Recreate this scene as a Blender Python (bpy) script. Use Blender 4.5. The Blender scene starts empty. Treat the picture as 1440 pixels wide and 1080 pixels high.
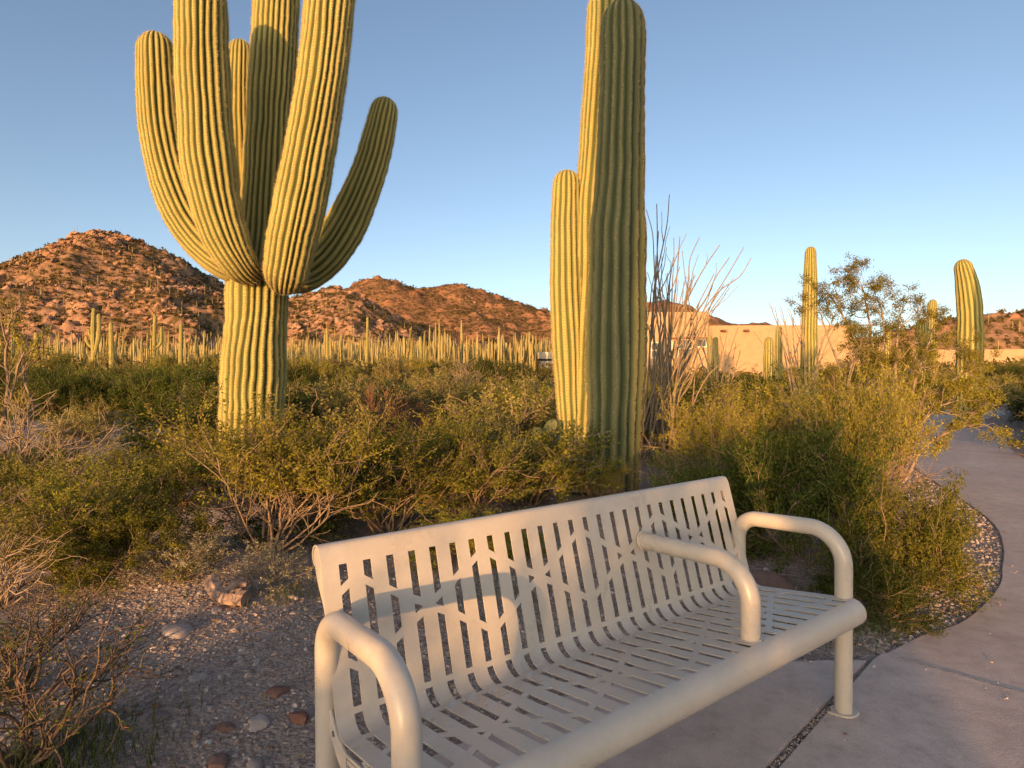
import bpy, bmesh, math, random
import numpy as np
from mathutils import Vector, Matrix
R = math.radians
SC = bpy.context.scene
COL = SC.collection

# ------------------------------------------------------------------ camera, sky, sun, exposure
CAM_H, FPX, PITCH, ROLL = 1.2854, 860.0, 0.0121, -0.0052
cp, sp_ = math.cos(PITCH), math.sin(PITCH)
fwd = Vector((0, cp, -sp_)); rt0 = Vector((1, 0, 0)); up0 = Vector((0, sp_, cp))
rt = rt0 * math.cos(ROLL) + up0 * math.sin(ROLL)
up = up0 * math.cos(ROLL) - rt0 * math.sin(ROLL)
cam = bpy.data.cameras.new('camera'); camo = bpy.data.objects.new('camera', cam); COL.objects.link(camo)
cam.sensor_width = 36; cam.lens = FPX / 1440 * 36; cam.clip_start = .05; cam.clip_end = 20000
M = Matrix((( rt.x, up.x, -fwd.x, 0), (rt.y, up.y, -fwd.y, 0), (rt.z, up.z, -fwd.z, CAM_H), (0, 0, 0, 1)))
camo.matrix_world = M
SC.camera = camo

SUN_A, SUN_E = R(21), R(4.0)          # azimuth (from straight behind the camera towards its left), elevation
S = Vector((-math.sin(SUN_A) * math.cos(SUN_E), -math.cos(SUN_A) * math.cos(SUN_E), math.sin(SUN_E)))
sun = bpy.data.lights.new('sun', 'SUN'); suno = bpy.data.objects.new('sun', sun); COL.objects.link(suno)
sun.energy = 5.0; sun.angle = R(.6); sun.color = (1.0, .53, .19)
suno.rotation_euler = (-S).to_track_quat('-Z', 'Y').to_euler()
W = bpy.data.worlds.new('World'); SC.world = W; W.use_nodes = True
nt = W.node_tree; bg = nt.nodes['Background']
sky = nt.nodes.new('ShaderNodeTexSky'); sky.sky_type = 'NISHITA'; sky.sun_disc = False
sky.sun_elevation = R(11.0); sky.sun_rotation = math.atan2(S.x, S.y)
sky.altitude = 800; sky.air_density = .82; sky.dust_density = 2.9; sky.ozone_density = .62
nt.links.new(sky.outputs[0], bg.inputs[0]); bg.inputs[1].default_value = .15
SC.view_settings.view_transform = 'Standard'; SC.view_settings.look = 'None'
SC.view_settings.exposure = 0.6; SC.view_settings.gamma = 1
SC.cycles.max_bounces = 8; SC.cycles.diffuse_bounces = 3; SC.cycles.transparent_max_bounces = 8

# ------------------------------------------------------------------ helpers
def at(px, py, D):
    """world point seen at pixel (px,py) of the photograph at D metres in front of the camera"""
    a, b = (px - 720) / FPX, (py - 540) / FPX
    c, s = math.cos(ROLL), math.sin(ROLL)
    A = a * c + b * s; B = -a * s + b * c
    d = rt0 * A - up0 * B + fwd
    return Vector((0, 0, CAM_H)) + d * D
def sst(a, b, x):
    t = np.clip((x - a) / (b - a), 0, 1); return t * t * (3 - 2 * t)
_P = np.random.RandomState(5).permutation(512)
_PV = np.random.RandomState(6).uniform(-1, 1, 512)
def vnoise(x, y):
    x = np.asarray(x, float); y = np.asarray(y, float)
    xi = np.floor(x).astype(int); yi = np.floor(y).astype(int); fx = x - xi; fy = y - yi
    fx = fx * fx * fx * (fx * (fx * 6 - 15) + 10); fy = fy * fy * fy * (fy * (fy * 6 - 15) + 10)
    h = lambda i, j: _PV[(_P[i & 511] + j) & 511]
    a = h(xi, yi); b = h(xi + 1, yi); c = h(xi, yi + 1); d = h(xi + 1, yi + 1)
    return a + (b - a) * fx + (c - a) * fy + (a - b - c + d) * fx * fy
def fbm(x, y, o=4, g=.5):
    s = 0; a = 1
    for i in range(o):
        s = s + a * vnoise(x + 17.3 * i, y - 9.1 * i); x = x * 2.03; y = y * 2.03; a *= g
    return s
def ridged(x, y, o=4):
    s = 0; a = 1
    for i in range(o):
        s = s + a * (1 - np.abs(vnoise(x + 31.7 * i, y + 11.9 * i)) * 2); x = x * 2.1; y = y * 2.1; a *= .5
    return s
def worley(x, y, seed=0):
    xi = np.floor(x).astype(int); yi = np.floor(y).astype(int); best = np.full(np.shape(x), 9.); hv = np.zeros(np.shape(x))
    for dx in (-1, 0, 1):
        for dy in (-1, 0, 1):
            i = xi + dx; j = yi + dy; k = (_P[(i + seed) & 511] + j) & 511
            px = i + .5 + .45 * _PV[k]; py = j + .5 + .45 * _PV[(k + 77) & 511]
            d = np.hypot(x - px, y - py); m = d < best
            best = np.where(m, d, best); hv = np.where(m, _PV[(k + 191) & 511] * .5 + .5, hv)
    return best, hv

def mk(name, V, F, mat=None, parent=None, smooth=True, sharp=None, attr=None, loc=None):
    V = np.asarray(V, np.float32).reshape(-1, 3)
    if not isinstance(F, list): F = [F]
    F = [np.asarray(f, np.int32) for f in F if len(f)]
    me = bpy.data.meshes.new(name)
    nl = sum(f.size for f in F); nf = sum(len(f) for f in F)
    me.vertices.add(len(V)); me.vertices.foreach_set('co', V.ravel())
    me.loops.add(nl); me.loops.foreach_set('vertex_index', np.concatenate([f.ravel() for f in F]))
    tot = np.concatenate([np.full(len(f), f.shape[1], np.int32) for f in F])
    me.polygons.add(nf); me.polygons.foreach_set('loop_start', np.concatenate([[0], np.cumsum(tot)[:-1]]).astype(np.int32))
    me.polygons.foreach_set('loop_total', tot)
    me.polygons.foreach_set('use_smooth', np.full(nf, bool(smooth)))
    if attr:
        for k, a in attr.items():
            at_ = me.attributes.new(k, 'FLOAT', 'POINT'); at_.data.foreach_set('value', np.asarray(a, np.float32))
    me.update(calc_edges=True)
    if sharp: me.set_sharp_from_angle(angle=R(sharp))
    if mat: me.materials.append(mat)
    o = bpy.data.objects.new(name, me); COL.objects.link(o)
    if parent: o.parent = parent
    if loc is not None: o.location = loc
    return o
def tag(o, label=None, cat=None, group=None, kind=None):
    if label: o['label'] = label
    if cat: o['category'] = cat
    if group: o['group'] = group
    if kind: o['kind'] = kind
    return o
def empty(name, loc=(0, 0, 0), rz=0, **k):
    o = bpy.data.objects.new(name, None); COL.objects.link(o); o.location = loc; o.rotation_euler = (0, 0, rz)
    o.empty_display_size = .1
    return tag(o, **k)
def dup(root, loc, rz=0, scale=None, label=None, group=None):
    r = root.copy(); COL.objects.link(r); r.location = loc; r.rotation_euler = (0, 0, rz)
    if scale: r.scale = scale
    if label: r['label'] = label
    if group: r['group'] = group
    for ch in root.children:
        c = ch.copy(); COL.objects.link(c); c.parent = r
        for g in ch.children:
            d = g.copy(); COL.objects.link(d); d.parent = c
    return r
class B:
    """collects vertices and faces of one mesh"""
    def __init__(s): s.v = []; s.f = {3: [], 4: []}; s.n = 0
    def add(s, V, *Fs):
        V = np.asarray(V, float).reshape(-1, 3); s.v.append(V)
        for F in Fs:
            F = np.asarray(F, int)
            if len(F): s.f[F.shape[1]].append(F + s.n)
        s.n += len(V)
    def get(s):
        return (np.concatenate(s.v) if s.v else np.zeros((0, 3))), [np.concatenate(x) for x in s.f.values() if x]
    def box(s, lo, hi):
        x0, y0, z0 = lo; x1, y1, z1 = hi
        s.add([(x0, y0, z0), (x1, y0, z0), (x1, y1, z0), (x0, y1, z0), (x0, y0, z1), (x1, y0, z1), (x1, y1, z1), (x0, y1, z1)],
              [(3, 2, 1, 0), (4, 5, 6, 7), (0, 1, 5, 4), (1, 2, 6, 5), (2, 3, 7, 6), (3, 0, 4, 7)])
    def tube(s, P, r, n=8, cap=False):
        V, F = tube(P, r, n); s.add(V, F)
        if cap:
            m = len(P)
            for ring, flip in ((0, True), (m - 1, False)):
                c = V[ring * n:(ring + 1) * n]; k = s.n
                s.add(np.vstack([c, c.mean(0)]), [((i, (i + 1) % n, n) if not flip else ((i + 1) % n, i, n)) for i in range(n)])
    def mk(s, name, mat, parent=None, **k):
        V, F = s.get(); return mk(name, V, F, mat, parent, **k)
def frames(P):
    P = np.asarray(P, float); T = np.gradient(P, axis=0); T /= np.linalg.norm(T, axis=1)[:, None] + 1e-12
    N = np.zeros_like(P); a = np.array([1., 0, 0]) if abs(T[0][0]) < .8 else np.array([0, 1., 0])
    n = a - T[0] * a.dot(T[0]); N[0] = n / np.linalg.norm(n)
    for i in range(1, len(P)):
        n = N[i - 1] - T[i] * N[i - 1].dot(T[i]); N[i] = n / (np.linalg.norm(n) + 1e-12)
    return T, N, np.cross(T, N)
def tube(P, r, n=8):
    P = np.asarray(P, float); m = len(P); T, N, Bn = frames(P)
    r = np.broadcast_to(np.asarray(r, float), (m,))
    th = np.arange(n) * 2 * math.pi / n
    V = P[:, None, :] + r[:, None, None] * (np.cos(th)[None, :, None] * N[:, None, :] + np.sin(th)[None, :, None] * Bn[:, None, :])
    i = np.arange(m - 1)[:, None] * n; j = np.arange(n)[None, :]; j2 = (j + 1) % n
    F = np.stack([i + j, i + j2, i + n + j2, i + n + j], -1).reshape(-1, 4)
    return V.reshape(-1, 3), F
def fillet(pts, rad, k=9):
    pts = [np.asarray(p, float) for p in pts]; out = [pts[0]]
    for i in range(1, len(pts) - 1):
        a, b, c = pts[i - 1], pts[i], pts[i + 1]; r = rad[i - 1]
        d1 = (a - b) / np.linalg.norm(a - b); d2 = (c - b) / np.linalg.norm(c - b)
        ang = math.acos(np.clip(d1.dot(d2), -1, 1)); t = r / math.tan(ang / 2)
        ctr = b + (d1 + d2) / np.linalg.norm(d1 + d2) * (r / math.sin(ang / 2))
        p0 = b + d1 * t; p1 = b + d2 * t; u = (p0 - ctr); w = (p1 - ctr); om = math.pi - ang
        for q in range(k + 1):
            f = q / k; out.append(ctr + (math.sin((1 - f) * om) * u + math.sin(f * om) * w) / math.sin(om))
    out.append(pts[-1]); return np.array(out)
def crom(P, n):
    P = np.asarray(P, float); P = np.vstack([2 * P[0] - P[1], P, 2 * P[-1] - P[-2]]); m = len(P) - 3
    t = np.linspace(0, m - 1e-6, n); i = t.astype(int); f = (t - i)[:, None]
    a, b, c, d = P[i], P[i + 1], P[i + 2], P[i + 3]
    return .5 * (2 * b + (c - a) * f + (2 * a - 5 * b + 4 * c - d) * f ** 2 + (3 * b - a - 3 * c + d) * f ** 3)

# ------------------------------------------------------------------ materials
def mat(name, rough=.9, spec=.2):
    m = bpy.data.materials.new(name); m.use_nodes = True; t = m.node_tree; b = t.nodes['Principled BSDF']
    b.inputs['Roughness'].default_value = rough; b.inputs['Specular IOR Level'].default_value = spec
    return m, t, b
def nd(t, typ, **k):
    n = t.nodes.new(typ)
    for a, v in k.items():
        if a in n.inputs: n.inputs[a].default_value = v
        else: setattr(n, a, v)
    return n
def noise(t, scale, detail=4, rough=.55, obj=True, vec=None):
    n = nd(t, 'ShaderNodeTexNoise', Scale=scale, Detail=detail, Roughness=rough)
    tc = nd(t, 'ShaderNodeTexCoord'); t.links.new(vec or tc.outputs['Object' if obj else 'Generated'], n.inputs['Vector']); return n
def ramp(t, src, stops):
    r = t.nodes.new('ShaderNodeValToRGB'); e = r.color_ramp.elements
    while len(e) > 1: e.remove(e[0])
    e[0].position = stops[0][0]; e[0].color = (*stops[0][1], 1)
    for p, c in stops[1:]:
        q = e.new(p); q.color = (*c, 1)
    t.links.new(src, r.inputs[0]); return r
def mix(t, fac, a, b, mode='MIX'):
    n = t.nodes.new('ShaderNodeMix'); n.data_type = 'RGBA'; n.blend_type = mode
    for s, i in ((fac, 0), (a, 6), (b, 7)):
        if isinstance(s, (int, float)): n.inputs[i].default_value = s
        elif isinstance(s, tuple): n.inputs[i].default_value = (*s, 1)
        else: t.links.new(s, n.inputs[i])
    return n.outputs[2]
def bump(t, b, src, strength, dist):
    n = nd(t, 'ShaderNodeBump', Strength=strength, Distance=dist); t.links.new(src, n.inputs['Height']); t.links.new(n.outputs[0], b.inputs['Normal']); return n
def m_leaf(name, c0, c1, trans=.35, c2=None):
    m = bpy.data.materials.new(name); m.use_nodes = True; t = m.node_tree; t.nodes.remove(t.nodes['Principled BSDF'])
    a = nd(t, 'ShaderNodeAttribute', attribute_name='tint'); oi = nd(t, 'ShaderNodeObjectInfo')
    col = ramp(t, a.outputs['Fac'], [(0, c0), (.6, c1), (1, c2 or c1)]).outputs[0]
    hsv = nd(t, 'ShaderNodeHueSaturation'); mr = nd(t, 'ShaderNodeMapRange'); mr.inputs[3].default_value = .62; mr.inputs[4].default_value = 1.28
    t.links.new(oi.outputs['Random'], mr.inputs[0]); t.links.new(mr.outputs[0], hsv.inputs['Value']); t.links.new(col, hsv.inputs['Color'])
    d = nd(t, 'ShaderNodeBsdfDiffuse'); tr = nd(t, 'ShaderNodeBsdfTranslucent'); mx = nd(t, 'ShaderNodeMixShader', Fac=trans)
    t.links.new(hsv.outputs[0], d.inputs[0]); t.links.new(hsv.outputs[0], tr.inputs[0])
    t.links.new(d.outputs[0], mx.inputs[1]); t.links.new(tr.outputs[0], mx.inputs[2])
    t.links.new(mx.outputs[0], t.nodes['Material Output'].inputs[0]); return m
def m_plain(name, c0, c1, scale=8, rough=.9, bs=0, bd=.01, spec=.2, detail=5):
    m, t, b = mat(name, rough, spec); n = noise(t, scale, detail)
    r = ramp(t, n.outputs['Fac'], [(.3, c0), (.7, c1)]); t.links.new(r.outputs[0], b.inputs['Base Color'])
    if bs: bump(t, b, n.outputs['Fac'], bs, bd)
    return m
MT = {}
def build_materials():
    # dirt ground
    m, t, b = mat('desert_dirt', 1, .1)
    n1 = noise(t, .9, 6); n2 = noise(t, 14, 8, .7); n3 = noise(t, 90, 4, .7)
    c = ramp(t, n1.outputs['Fac'], [(.3, (.42, .325, .28)), (.7, (.56, .45, .39))]).outputs[0]
    c = mix(t, .55, c, ramp(t, n2.outputs['Fac'], [(.35, (.45, .42, .4)), (.65, (1.25, 1.2, 1.15))]).outputs[0], 'MULTIPLY')
    vo = nd(t, 'ShaderNodeTexVoronoi', Scale=55.0); tc = nd(t, 'ShaderNodeTexCoord'); t.links.new(tc.outputs['Object'], vo.inputs['Vector'])
    c = mix(t, .45, c, ramp(t, vo.outputs['Color'], [(0, (.55, .52, .5)), (1, (1.4, 1.3, 1.2))]).outputs[0], 'MULTIPLY')
    t.links.new(c, b.inputs['Base Color'])
    ad = nd(t, 'ShaderNodeMath', operation='ADD'); t.links.new(n2.outputs['Fac'], ad.inputs[0])
    mu = nd(t, 'ShaderNodeMath', operation='MULTIPLY'); t.links.new(vo.outputs['Distance'], mu.inputs[0]); mu.inputs[1].default_value = -.5
    t.links.new(mu.outputs[0], ad.inputs[1]); bump(t, b, ad.outputs[0], 1.0, .045); MT['dirt'] = m
    # pinkish concrete
    m, t, b = mat('path_concrete', .85, .25)
    n1 = noise(t, 1.1, 5, .6); n2 = noise(t, 9, 8, .7); n3 = noise(t, 160, 3, .6); n4 = noise(t, 3.1, 7, .75)
    c = ramp(t, n1.outputs['Fac'], [(.3, (.46, .355, .31)), (.7, (.60, .48, .42))]).outputs[0]
    c = mix(t, .6, c, ramp(t, n2.outputs['Fac'], [(.3, (.60, .58, .57)), (.55, (1, 1, 1)), (.78, (1.2, 1.17, 1.13))]).outputs[0], 'MULTIPLY')
    c = mix(t, ramp(t, n4.outputs['Fac'], [(.62, (0, 0, 0)), (.78, (.5, .5, .5))]).outputs[0], c, (.66, .57, .51))
    n5 = noise(t, 2.3, 8, .8); c = mix(t, ramp(t, n5.outputs['Fac'], [(.60, (0, 0, 0)), (.72, (.55, .55, .55))]).outputs[0], c, (.26, .19, .16))
    n6 = noise(t, 60, 3, .5); c = mix(t, ramp(t, n6.outputs['Fac'], [(.70, (0, 0, 0)), (.76, (.7, .7, .7))]).outputs[0], c, (.20, .14, .12))
    c = mix(t, .35, c, ramp(t, n3.outputs['Fac'], [(.3, (.7, .7, .7)), (.7, (1.25, 1.25, 1.25))]).outputs[0], 'MULTIPLY')
    t.links.new(c, b.inputs['Base Color'])
    ad = nd(t, 'ShaderNodeMath', operation='ADD'); t.links.new(n3.outputs['Fac'], ad.inputs[0]); t.links.new(n2.outputs['Fac'], ad.inputs[1])
    bump(t, b, ad.outputs[0], .35, .006); MT['concrete'] = m
    # road asphalt, dusty
    MT['asphalt'] = m_plain('dusty_asphalt', (.20, .17, .15), (.28, .24, .21), 2, .9, .2, .01)
    # stones
    m, t, b = mat('stone', .95, .15); a = nd(t, 'ShaderNodeAttribute', attribute_name='tint')
    c = ramp(t, a.outputs['Fac'], [(0, (.21, .10, .07)), (.25, (.22, .165, .14)), (.6, (.42, .335, .285)), (.85, (.48, .41, .355)), (1, (.60, .54, .48))]).outputs[0]
    n = noise(t, 25, 6, .7); c = mix(t, .5, c, ramp(t, n.outputs['Fac'], [(.3, (.6, .6, .6)), (.7, (1.3, 1.3, 1.3))]).outputs[0], 'MULTIPLY')
    t.links.new(c, b.inputs['Base Color']); bump(t, b, n.outputs['Fac'], .5, .01); MT['stone'] = m
    # bench powder coat
    m, t, b = mat('powder_coat', .36, .5); n = noise(t, 320, 2, .5); n2 = noise(t, 5, 6, .65); n3 = noise(t, 45, 5, .7)
    c = ramp(t, n2.outputs['Fac'], [(.3, (.455, .395, .33)), (.7, (.53, .465, .395))]).outputs[0]
    c = mix(t, .25, c, ramp(t, n3.outputs['Fac'], [(.35, (.82, .8, .78)), (.6, (1.04, 1.04, 1.04))]).outputs[0], 'MULTIPLY')
    t.links.new(c, b.inputs['Base Color'])
    r = ramp(t, n2.outputs['Fac'], [(.3, (.24,) * 3), (.75, (.42,) * 3)]); t.links.new(r.outputs[0], b.inputs['Roughness'])
    bump(t, b, n.outputs['Fac'], .12, .0012); MT['coat'] = m
    MT['steel'] = m_plain('bolt_steel', (.08, .075, .07), (.16, .15, .14), 60, .5)
    MT['ink'] = m_plain('label_ink', (.03, .028, .025), (.05, .045, .04), 60, .7)
    # saguaro skin
    def skin(name, v0, v1, c0, c1):
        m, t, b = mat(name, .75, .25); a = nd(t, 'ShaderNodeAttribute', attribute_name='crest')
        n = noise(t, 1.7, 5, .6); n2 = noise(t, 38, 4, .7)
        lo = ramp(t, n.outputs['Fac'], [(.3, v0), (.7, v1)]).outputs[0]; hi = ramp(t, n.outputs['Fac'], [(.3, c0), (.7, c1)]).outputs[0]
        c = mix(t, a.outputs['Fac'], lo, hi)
        c = mix(t, .45, c, ramp(t, n2.outputs['Fac'], [(.3, (.7, .7, .68)), (.7, (1.25, 1.25, 1.25))]).outputs[0], 'MULTIPLY')
        al = nd(t, 'ShaderNodeAttribute', attribute_name='along')
        w = nd(t, 'ShaderNodeMath', operation='MULTIPLY'); t.links.new(al.outputs['Fac'], w.inputs[0]); w.inputs[1].default_value = 2 * math.pi / .034
        sn = nd(t, 'ShaderNodeMath', operation='SINE'); t.links.new(w.outputs[0], sn.inputs[0])
        pk = nd(t, 'ShaderNodeMath', operation='MULTIPLY'); t.links.new(sn.outputs[0], pk.inputs[0])
        cr4 = ramp(t, a.outputs['Fac'], [(.80, (0, 0, 0)), (.95, (.45, .45, .45))]); t.links.new(cr4.outputs[0], pk.inputs[1])
        ar = ramp(t, pk.outputs[0], [(.0, (0, 0, 0)), (.6, (1, 1, 1))]); c = mix(t, ar.outputs[0], c, (.16, .10, .05))
        ck = nd(t, 'ShaderNodeMapRange'); ck.inputs[1].default_value = .05; ck.inputs[2].default_value = .42; ck.inputs[3].default_value = .62; ck.inputs[4].default_value = 0; t.links.new(al.outputs['Fac'], ck.inputs[0])
        n7 = noise(t, 9, 8, .75); cm = nd(t, 'ShaderNodeMath', operation='MULTIPLY'); t.links.new(ck.outputs[0], cm.inputs[0]); t.links.new(ramp(t, n7.outputs['Fac'], [(.42, (0, 0, 0)), (.6, (1.5, 1.5, 1.5))]).outputs[0], cm.inputs[1]); cm.use_clamp = True
        c = mix(t, cm.outputs[0], c, (.15, .095, .055))
        sc = noise(t, 3.3, 9, .8); c = mix(t, ramp(t, sc.outputs['Fac'], [(.70, (0, 0, 0)), (.76, (.7, .7, .7))]).outputs[0], c, (.10, .07, .045))
        t.links.new(c, b.inputs['Base Color']); bump(t, b, n2.outputs['Fac'], .3, .01); return m
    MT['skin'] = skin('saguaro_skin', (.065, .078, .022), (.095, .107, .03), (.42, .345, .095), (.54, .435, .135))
    MT['skin_shaded'] = skin('saguaro_skin_shaded', (.030, .043, .019), (.048, .060, .026), (.118, .126, .052), (.16, .162, .073))  # darker, greener copy of the skin; the front column's shade is in its colour
    MT['spine'] = m_plain('saguaro_spines', (.38, .30, .17), (.56, .46, .28), 40, .7)
    m, t, b = mat('far_saguaro', .9, .1); oi = nd(t, 'ShaderNodeObjectInfo'); a = nd(t, 'ShaderNodeAttribute', attribute_name='crest')
    c = ramp(t, oi.outputs['Random'], [(0, (.27, .215, .075)), (1, (.46, .36, .15))]).outputs[0]
    c = mix(t, a.outputs['Fac'], mix(t, .6, c, (.4, .42, .35), 'MULTIPLY'), c); t.links.new(c, b.inputs['Base Color']); MT['farsag'] = m
    MT['farstand'] = m_plain('far_saguaro_stand', (.16, .15, .06), (.27, .24, .10), .35, .95)
    # vegetation
    MT['creo'] = m_leaf('creosote_leaves', (0.105, 0.115, 0.017), (0.238, 0.231, 0.036), .38, (0.378, 0.329, 0.059))
    MT['creo_y'] = m_leaf('yellow_green_leaves', (0.156, 0.150, 0.021), (0.325, 0.280, 0.042), .42, (0.468, 0.377, 0.065))
    MT['dark'] = m_leaf('dark_green_shaded_leaves', (0.034, 0.054, 0.012), (0.083, 0.108, 0.021), .32, (0.147, 0.151, 0.031))  # dark green, deepened further so the colour carries the shade on the shrub row
    MT['olive'] = m_leaf('dusty_olive_leaves', (0.145, 0.133, 0.038), (0.275, 0.239, 0.072), .32, (0.392, 0.326, 0.109))
    MT['grey'] = m_leaf('silver_grey_leaves', (0.168, 0.156, 0.090), (0.288, 0.258, 0.156), .25, (0.396, 0.348, 0.216))
    MT['grassm'] = m_leaf('grass_blades', (.045, .065, .016), (.09, .115, .03), .3, (.20, .18, .07))
    MT['straw'] = m_leaf('dry_litter', (.14, .095, .05), (.24, .17, .09), .1, (.36, .28, .17))
    MT['bark'] = m_plain('grey_brown_bark', (.17, .11, .07), (.34, .245, .165), 30, .95, .4, .004)
    MT['dark_bark'] = m_plain('dark_bark', (.075, .05, .036), (.20, .135, .09), 26, .95, .4, .004)
    MT['twig_red'] = m_plain('reddish_dry_twigs', (.19, .095, .05), (.30, .165, .085), 9, .95)
    MT['twig_pale'] = m_plain('pale_dry_twigs', (.19, .135, .09), (.36, .27, .19), 14, .95)
    MT['pad'] = m_plain('prickly_pear_pad', (.10, .105, .045), (.19, .18, .075), 9, .8, .2, .004)
    MT['oco'] = m_plain('ocotillo_bark', (.20, .15, .10), (.36, .27, .17), 22, .95, .5, .006)
    # mountains
    def rock(name, brush, rk, rk2, s):
        m, t, b = mat(name, 1, .05); geo = nd(t, 'ShaderNodeNewGeometry'); a = nd(t, 'ShaderNodeAttribute', attribute_name='rock')
        n = noise(t, .03 * s, 6, .65); n2 = noise(t, .35 * s, 5, .7)
        vo = nd(t, 'ShaderNodeTexVoronoi', Scale=.30 * s); tc = nd(t, 'ShaderNodeTexCoord'); t.links.new(tc.outputs['Object'], vo.inputs['Vector'])
        g = ramp(t, n.outputs['Fac'], [(.3, rk), (.7, rk2)]).outputs[0]
        br = ramp(t, n2.outputs['Fac'], [(.3, brush), (.7, tuple(x * 1.9 for x in brush))]).outputs[0]
        f = ramp(t, vo.outputs['Distance'], [(.3, (1, 1, 1)), (.62, (0, 0, 0))]).outputs[0]
        soil = mix(t, f, mix(t, .30, g, br), br)
        c = mix(t, a.outputs['Fac'], soil, mix(t, .4, g, ramp(t, n2.outputs['Fac'], [(.3, (.7, .65, .6)), (.7, (1.35, 1.3, 1.25))]).outputs[0], 'MULTIPLY'))
        t.links.new(c, b.inputs['Base Color']); bump(t, b, n2.outputs['Fac'], .6, 1.5); return m
    MT['rock1'] = rock('boulder_hill', (.085, .058, .024), (.27, .145, .085), (.40, .235, .145), 1)
    MT['rock2'] = rock('far_range', (.085, .052, .024), (.28, .135, .072), (.36, .185, .10), .55)
    # building
    MT['stucco'] = m_plain('sand_stucco', (.38, .25, .145), (.45, .305, .18), 3, .95, .25, .02)
    MT['wood'] = m_plain('brown_wood', (.16, .06, .03), (.25, .10, .05), 6, .7)
    m, t, b = mat('window_glass', .08, .6); b.inputs['Base Color'].default_value = (.05, .06, .07, 1); MT['glass'] = m
    MT['cream'] = m_plain('cream_plaster', (.60, .50, .36), (.68, .57, .42), 2, .9)
    MT['log'] = m_plain('weathered_wood', (.20, .12, .085), (.42, .30, .23), 18, .95, .6, .01)
build_materials()

# ------------------------------------------------------------------ terrain
BX0, BY0, BYAW, BP = -.1661, 1.15, .6414, .0685      # bench origin, heading and slot pitch
BL = 26.74 * BP
cb, sb = math.cos(BYAW), math.sin(BYAW)
def bw(u, v, w): return (BX0 + u * cb - v * sb, BY0 + u * sb + v * cb, w)
slabA = [(-2.3, .45), (-1.125, 1.432), (-.42, 1.95), (.2, 2.437), (.46, 2.66), (.615, 2.745), (.953, 2.738), (1.33, 2.742), (1.595, 2.745), (.83, 2.0), (-1.2, .02), (-2.5, -1.25)]
slabB = [(1.63, 2.752), (1.695, 2.80), (2.05, 2.445), (3.3, 1.2), (3.2, -3), (-1.5, -3), (-2.46, -1.27), (-1.17, 0.0), (.86, 1.98)]
left_edge_ = [(1.71, 2.81), (1.75, 2.83), (2.03, 3.01), (2.31, 3.15), (2.65, 3.42), (3.0, 3.75), (3.25, 4.05), (3.66, 4.55), (4.15, 5.27), (4.62, 6.27), (5.1, 7.4), (5.7, 8.7), (7.15, 11.2), (9.6, 15.3), (11.5, 18.3), (15, 22)]
left_edge = [tuple(q) for q in crom(left_edge_, 52)]
right_edge = [(18, 21.5), (13.2, 17.2), (10.6, 13.2), (8.5, 10.4), (7.4, 8.7), (6.9, 7.4), (6.8, 5), (6.0, 2.5), (3.9, .63), (3.315, 1.21), (2.06, 2.455)]
slabC = left_edge + right_edge
road = [(-40, 15.0), (-22, 16.1), (-12, 16.6), (-8.5, 17.0), (-8.3, 18.2), (-12, 19.0), (-22, 18.9), (-40, 18)]
def inpoly(x, y, poly):
    x = np.asarray(x); y = np.asarray(y); r = np.zeros(x.shape, bool); n = len(poly)
    for i in range(n):
        x0, y0 = poly[i]; x1, y1 = poly[(i + 1) % n]
        if y0 == y1: continue
        c = ((y0 > y) != (y1 > y)) & (x < (x1 - x0) * (y - y0) / (y1 - y0) + x0); r ^= c
    return r
def polydist(x, y, poly):
    x = np.asarray(x, float); y = np.asarray(y, float); d = np.full(x.shape, 1e9); n = len(poly)
    for i in range(n):
        x0, y0 = poly[i]; x1, y1 = poly[(i + 1) % n]; dx, dy = x1 - x0, y1 - y0
        t = np.clip(((x - x0) * dx + (y - y0) * dy) / (dx * dx + dy * dy), 0, 1)
        d = np.minimum(d, np.hypot(x - x0 - t * dx, y - y0 - t * dy))
    return d
PAVED = (slabA, slabB, slabC, road)
def paved(x, y, margin=0.):
    r = np.zeros(np.shape(x), bool)
    for p in PAVED:
        r |= inpoly(x, y, p)
        if margin > 0: r |= polydist(x, y, p) < margin
    return r
def terr(x, y):
    x = np.asarray(x, float); y = np.asarray(y, float); r = np.hypot(x, y)
    f = sst(-10, 25, y)
    z = .037 * np.maximum(0, r - 22) * sst(18, 60, r) * f * (1 - .45 * sst(5, 40, x) * sst(20, 60, r))
    z = np.where(r > 420, z - (r - 420) * .03 * f, z)
    near = 1 - sst(25, 60, r)
    z = z + .05 * fbm(x * .45, y * .45, 4) * near + .25 * fbm(x * .06, y * .06, 3) * (1 - near) - .02
    z = z + .16 * np.exp(-(((x + 1.95) / .7) ** 2 + ((y - 4.1) / .55) ** 2))          # soil mounded under the bush on the left
    return z
def terr_g(x, y):
    z = terr(x, y); d = np.full(np.shape(x), 1e9)
    for p in PAVED: d = np.minimum(d, np.where(inpoly(x, y, p), 0, polydist(x, y, p)))
    k = 1 - sst(.05, .9, d)
    return z * (1 - k) + np.minimum(z, -.028) * k * .0 + k * (-.014)
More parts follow.
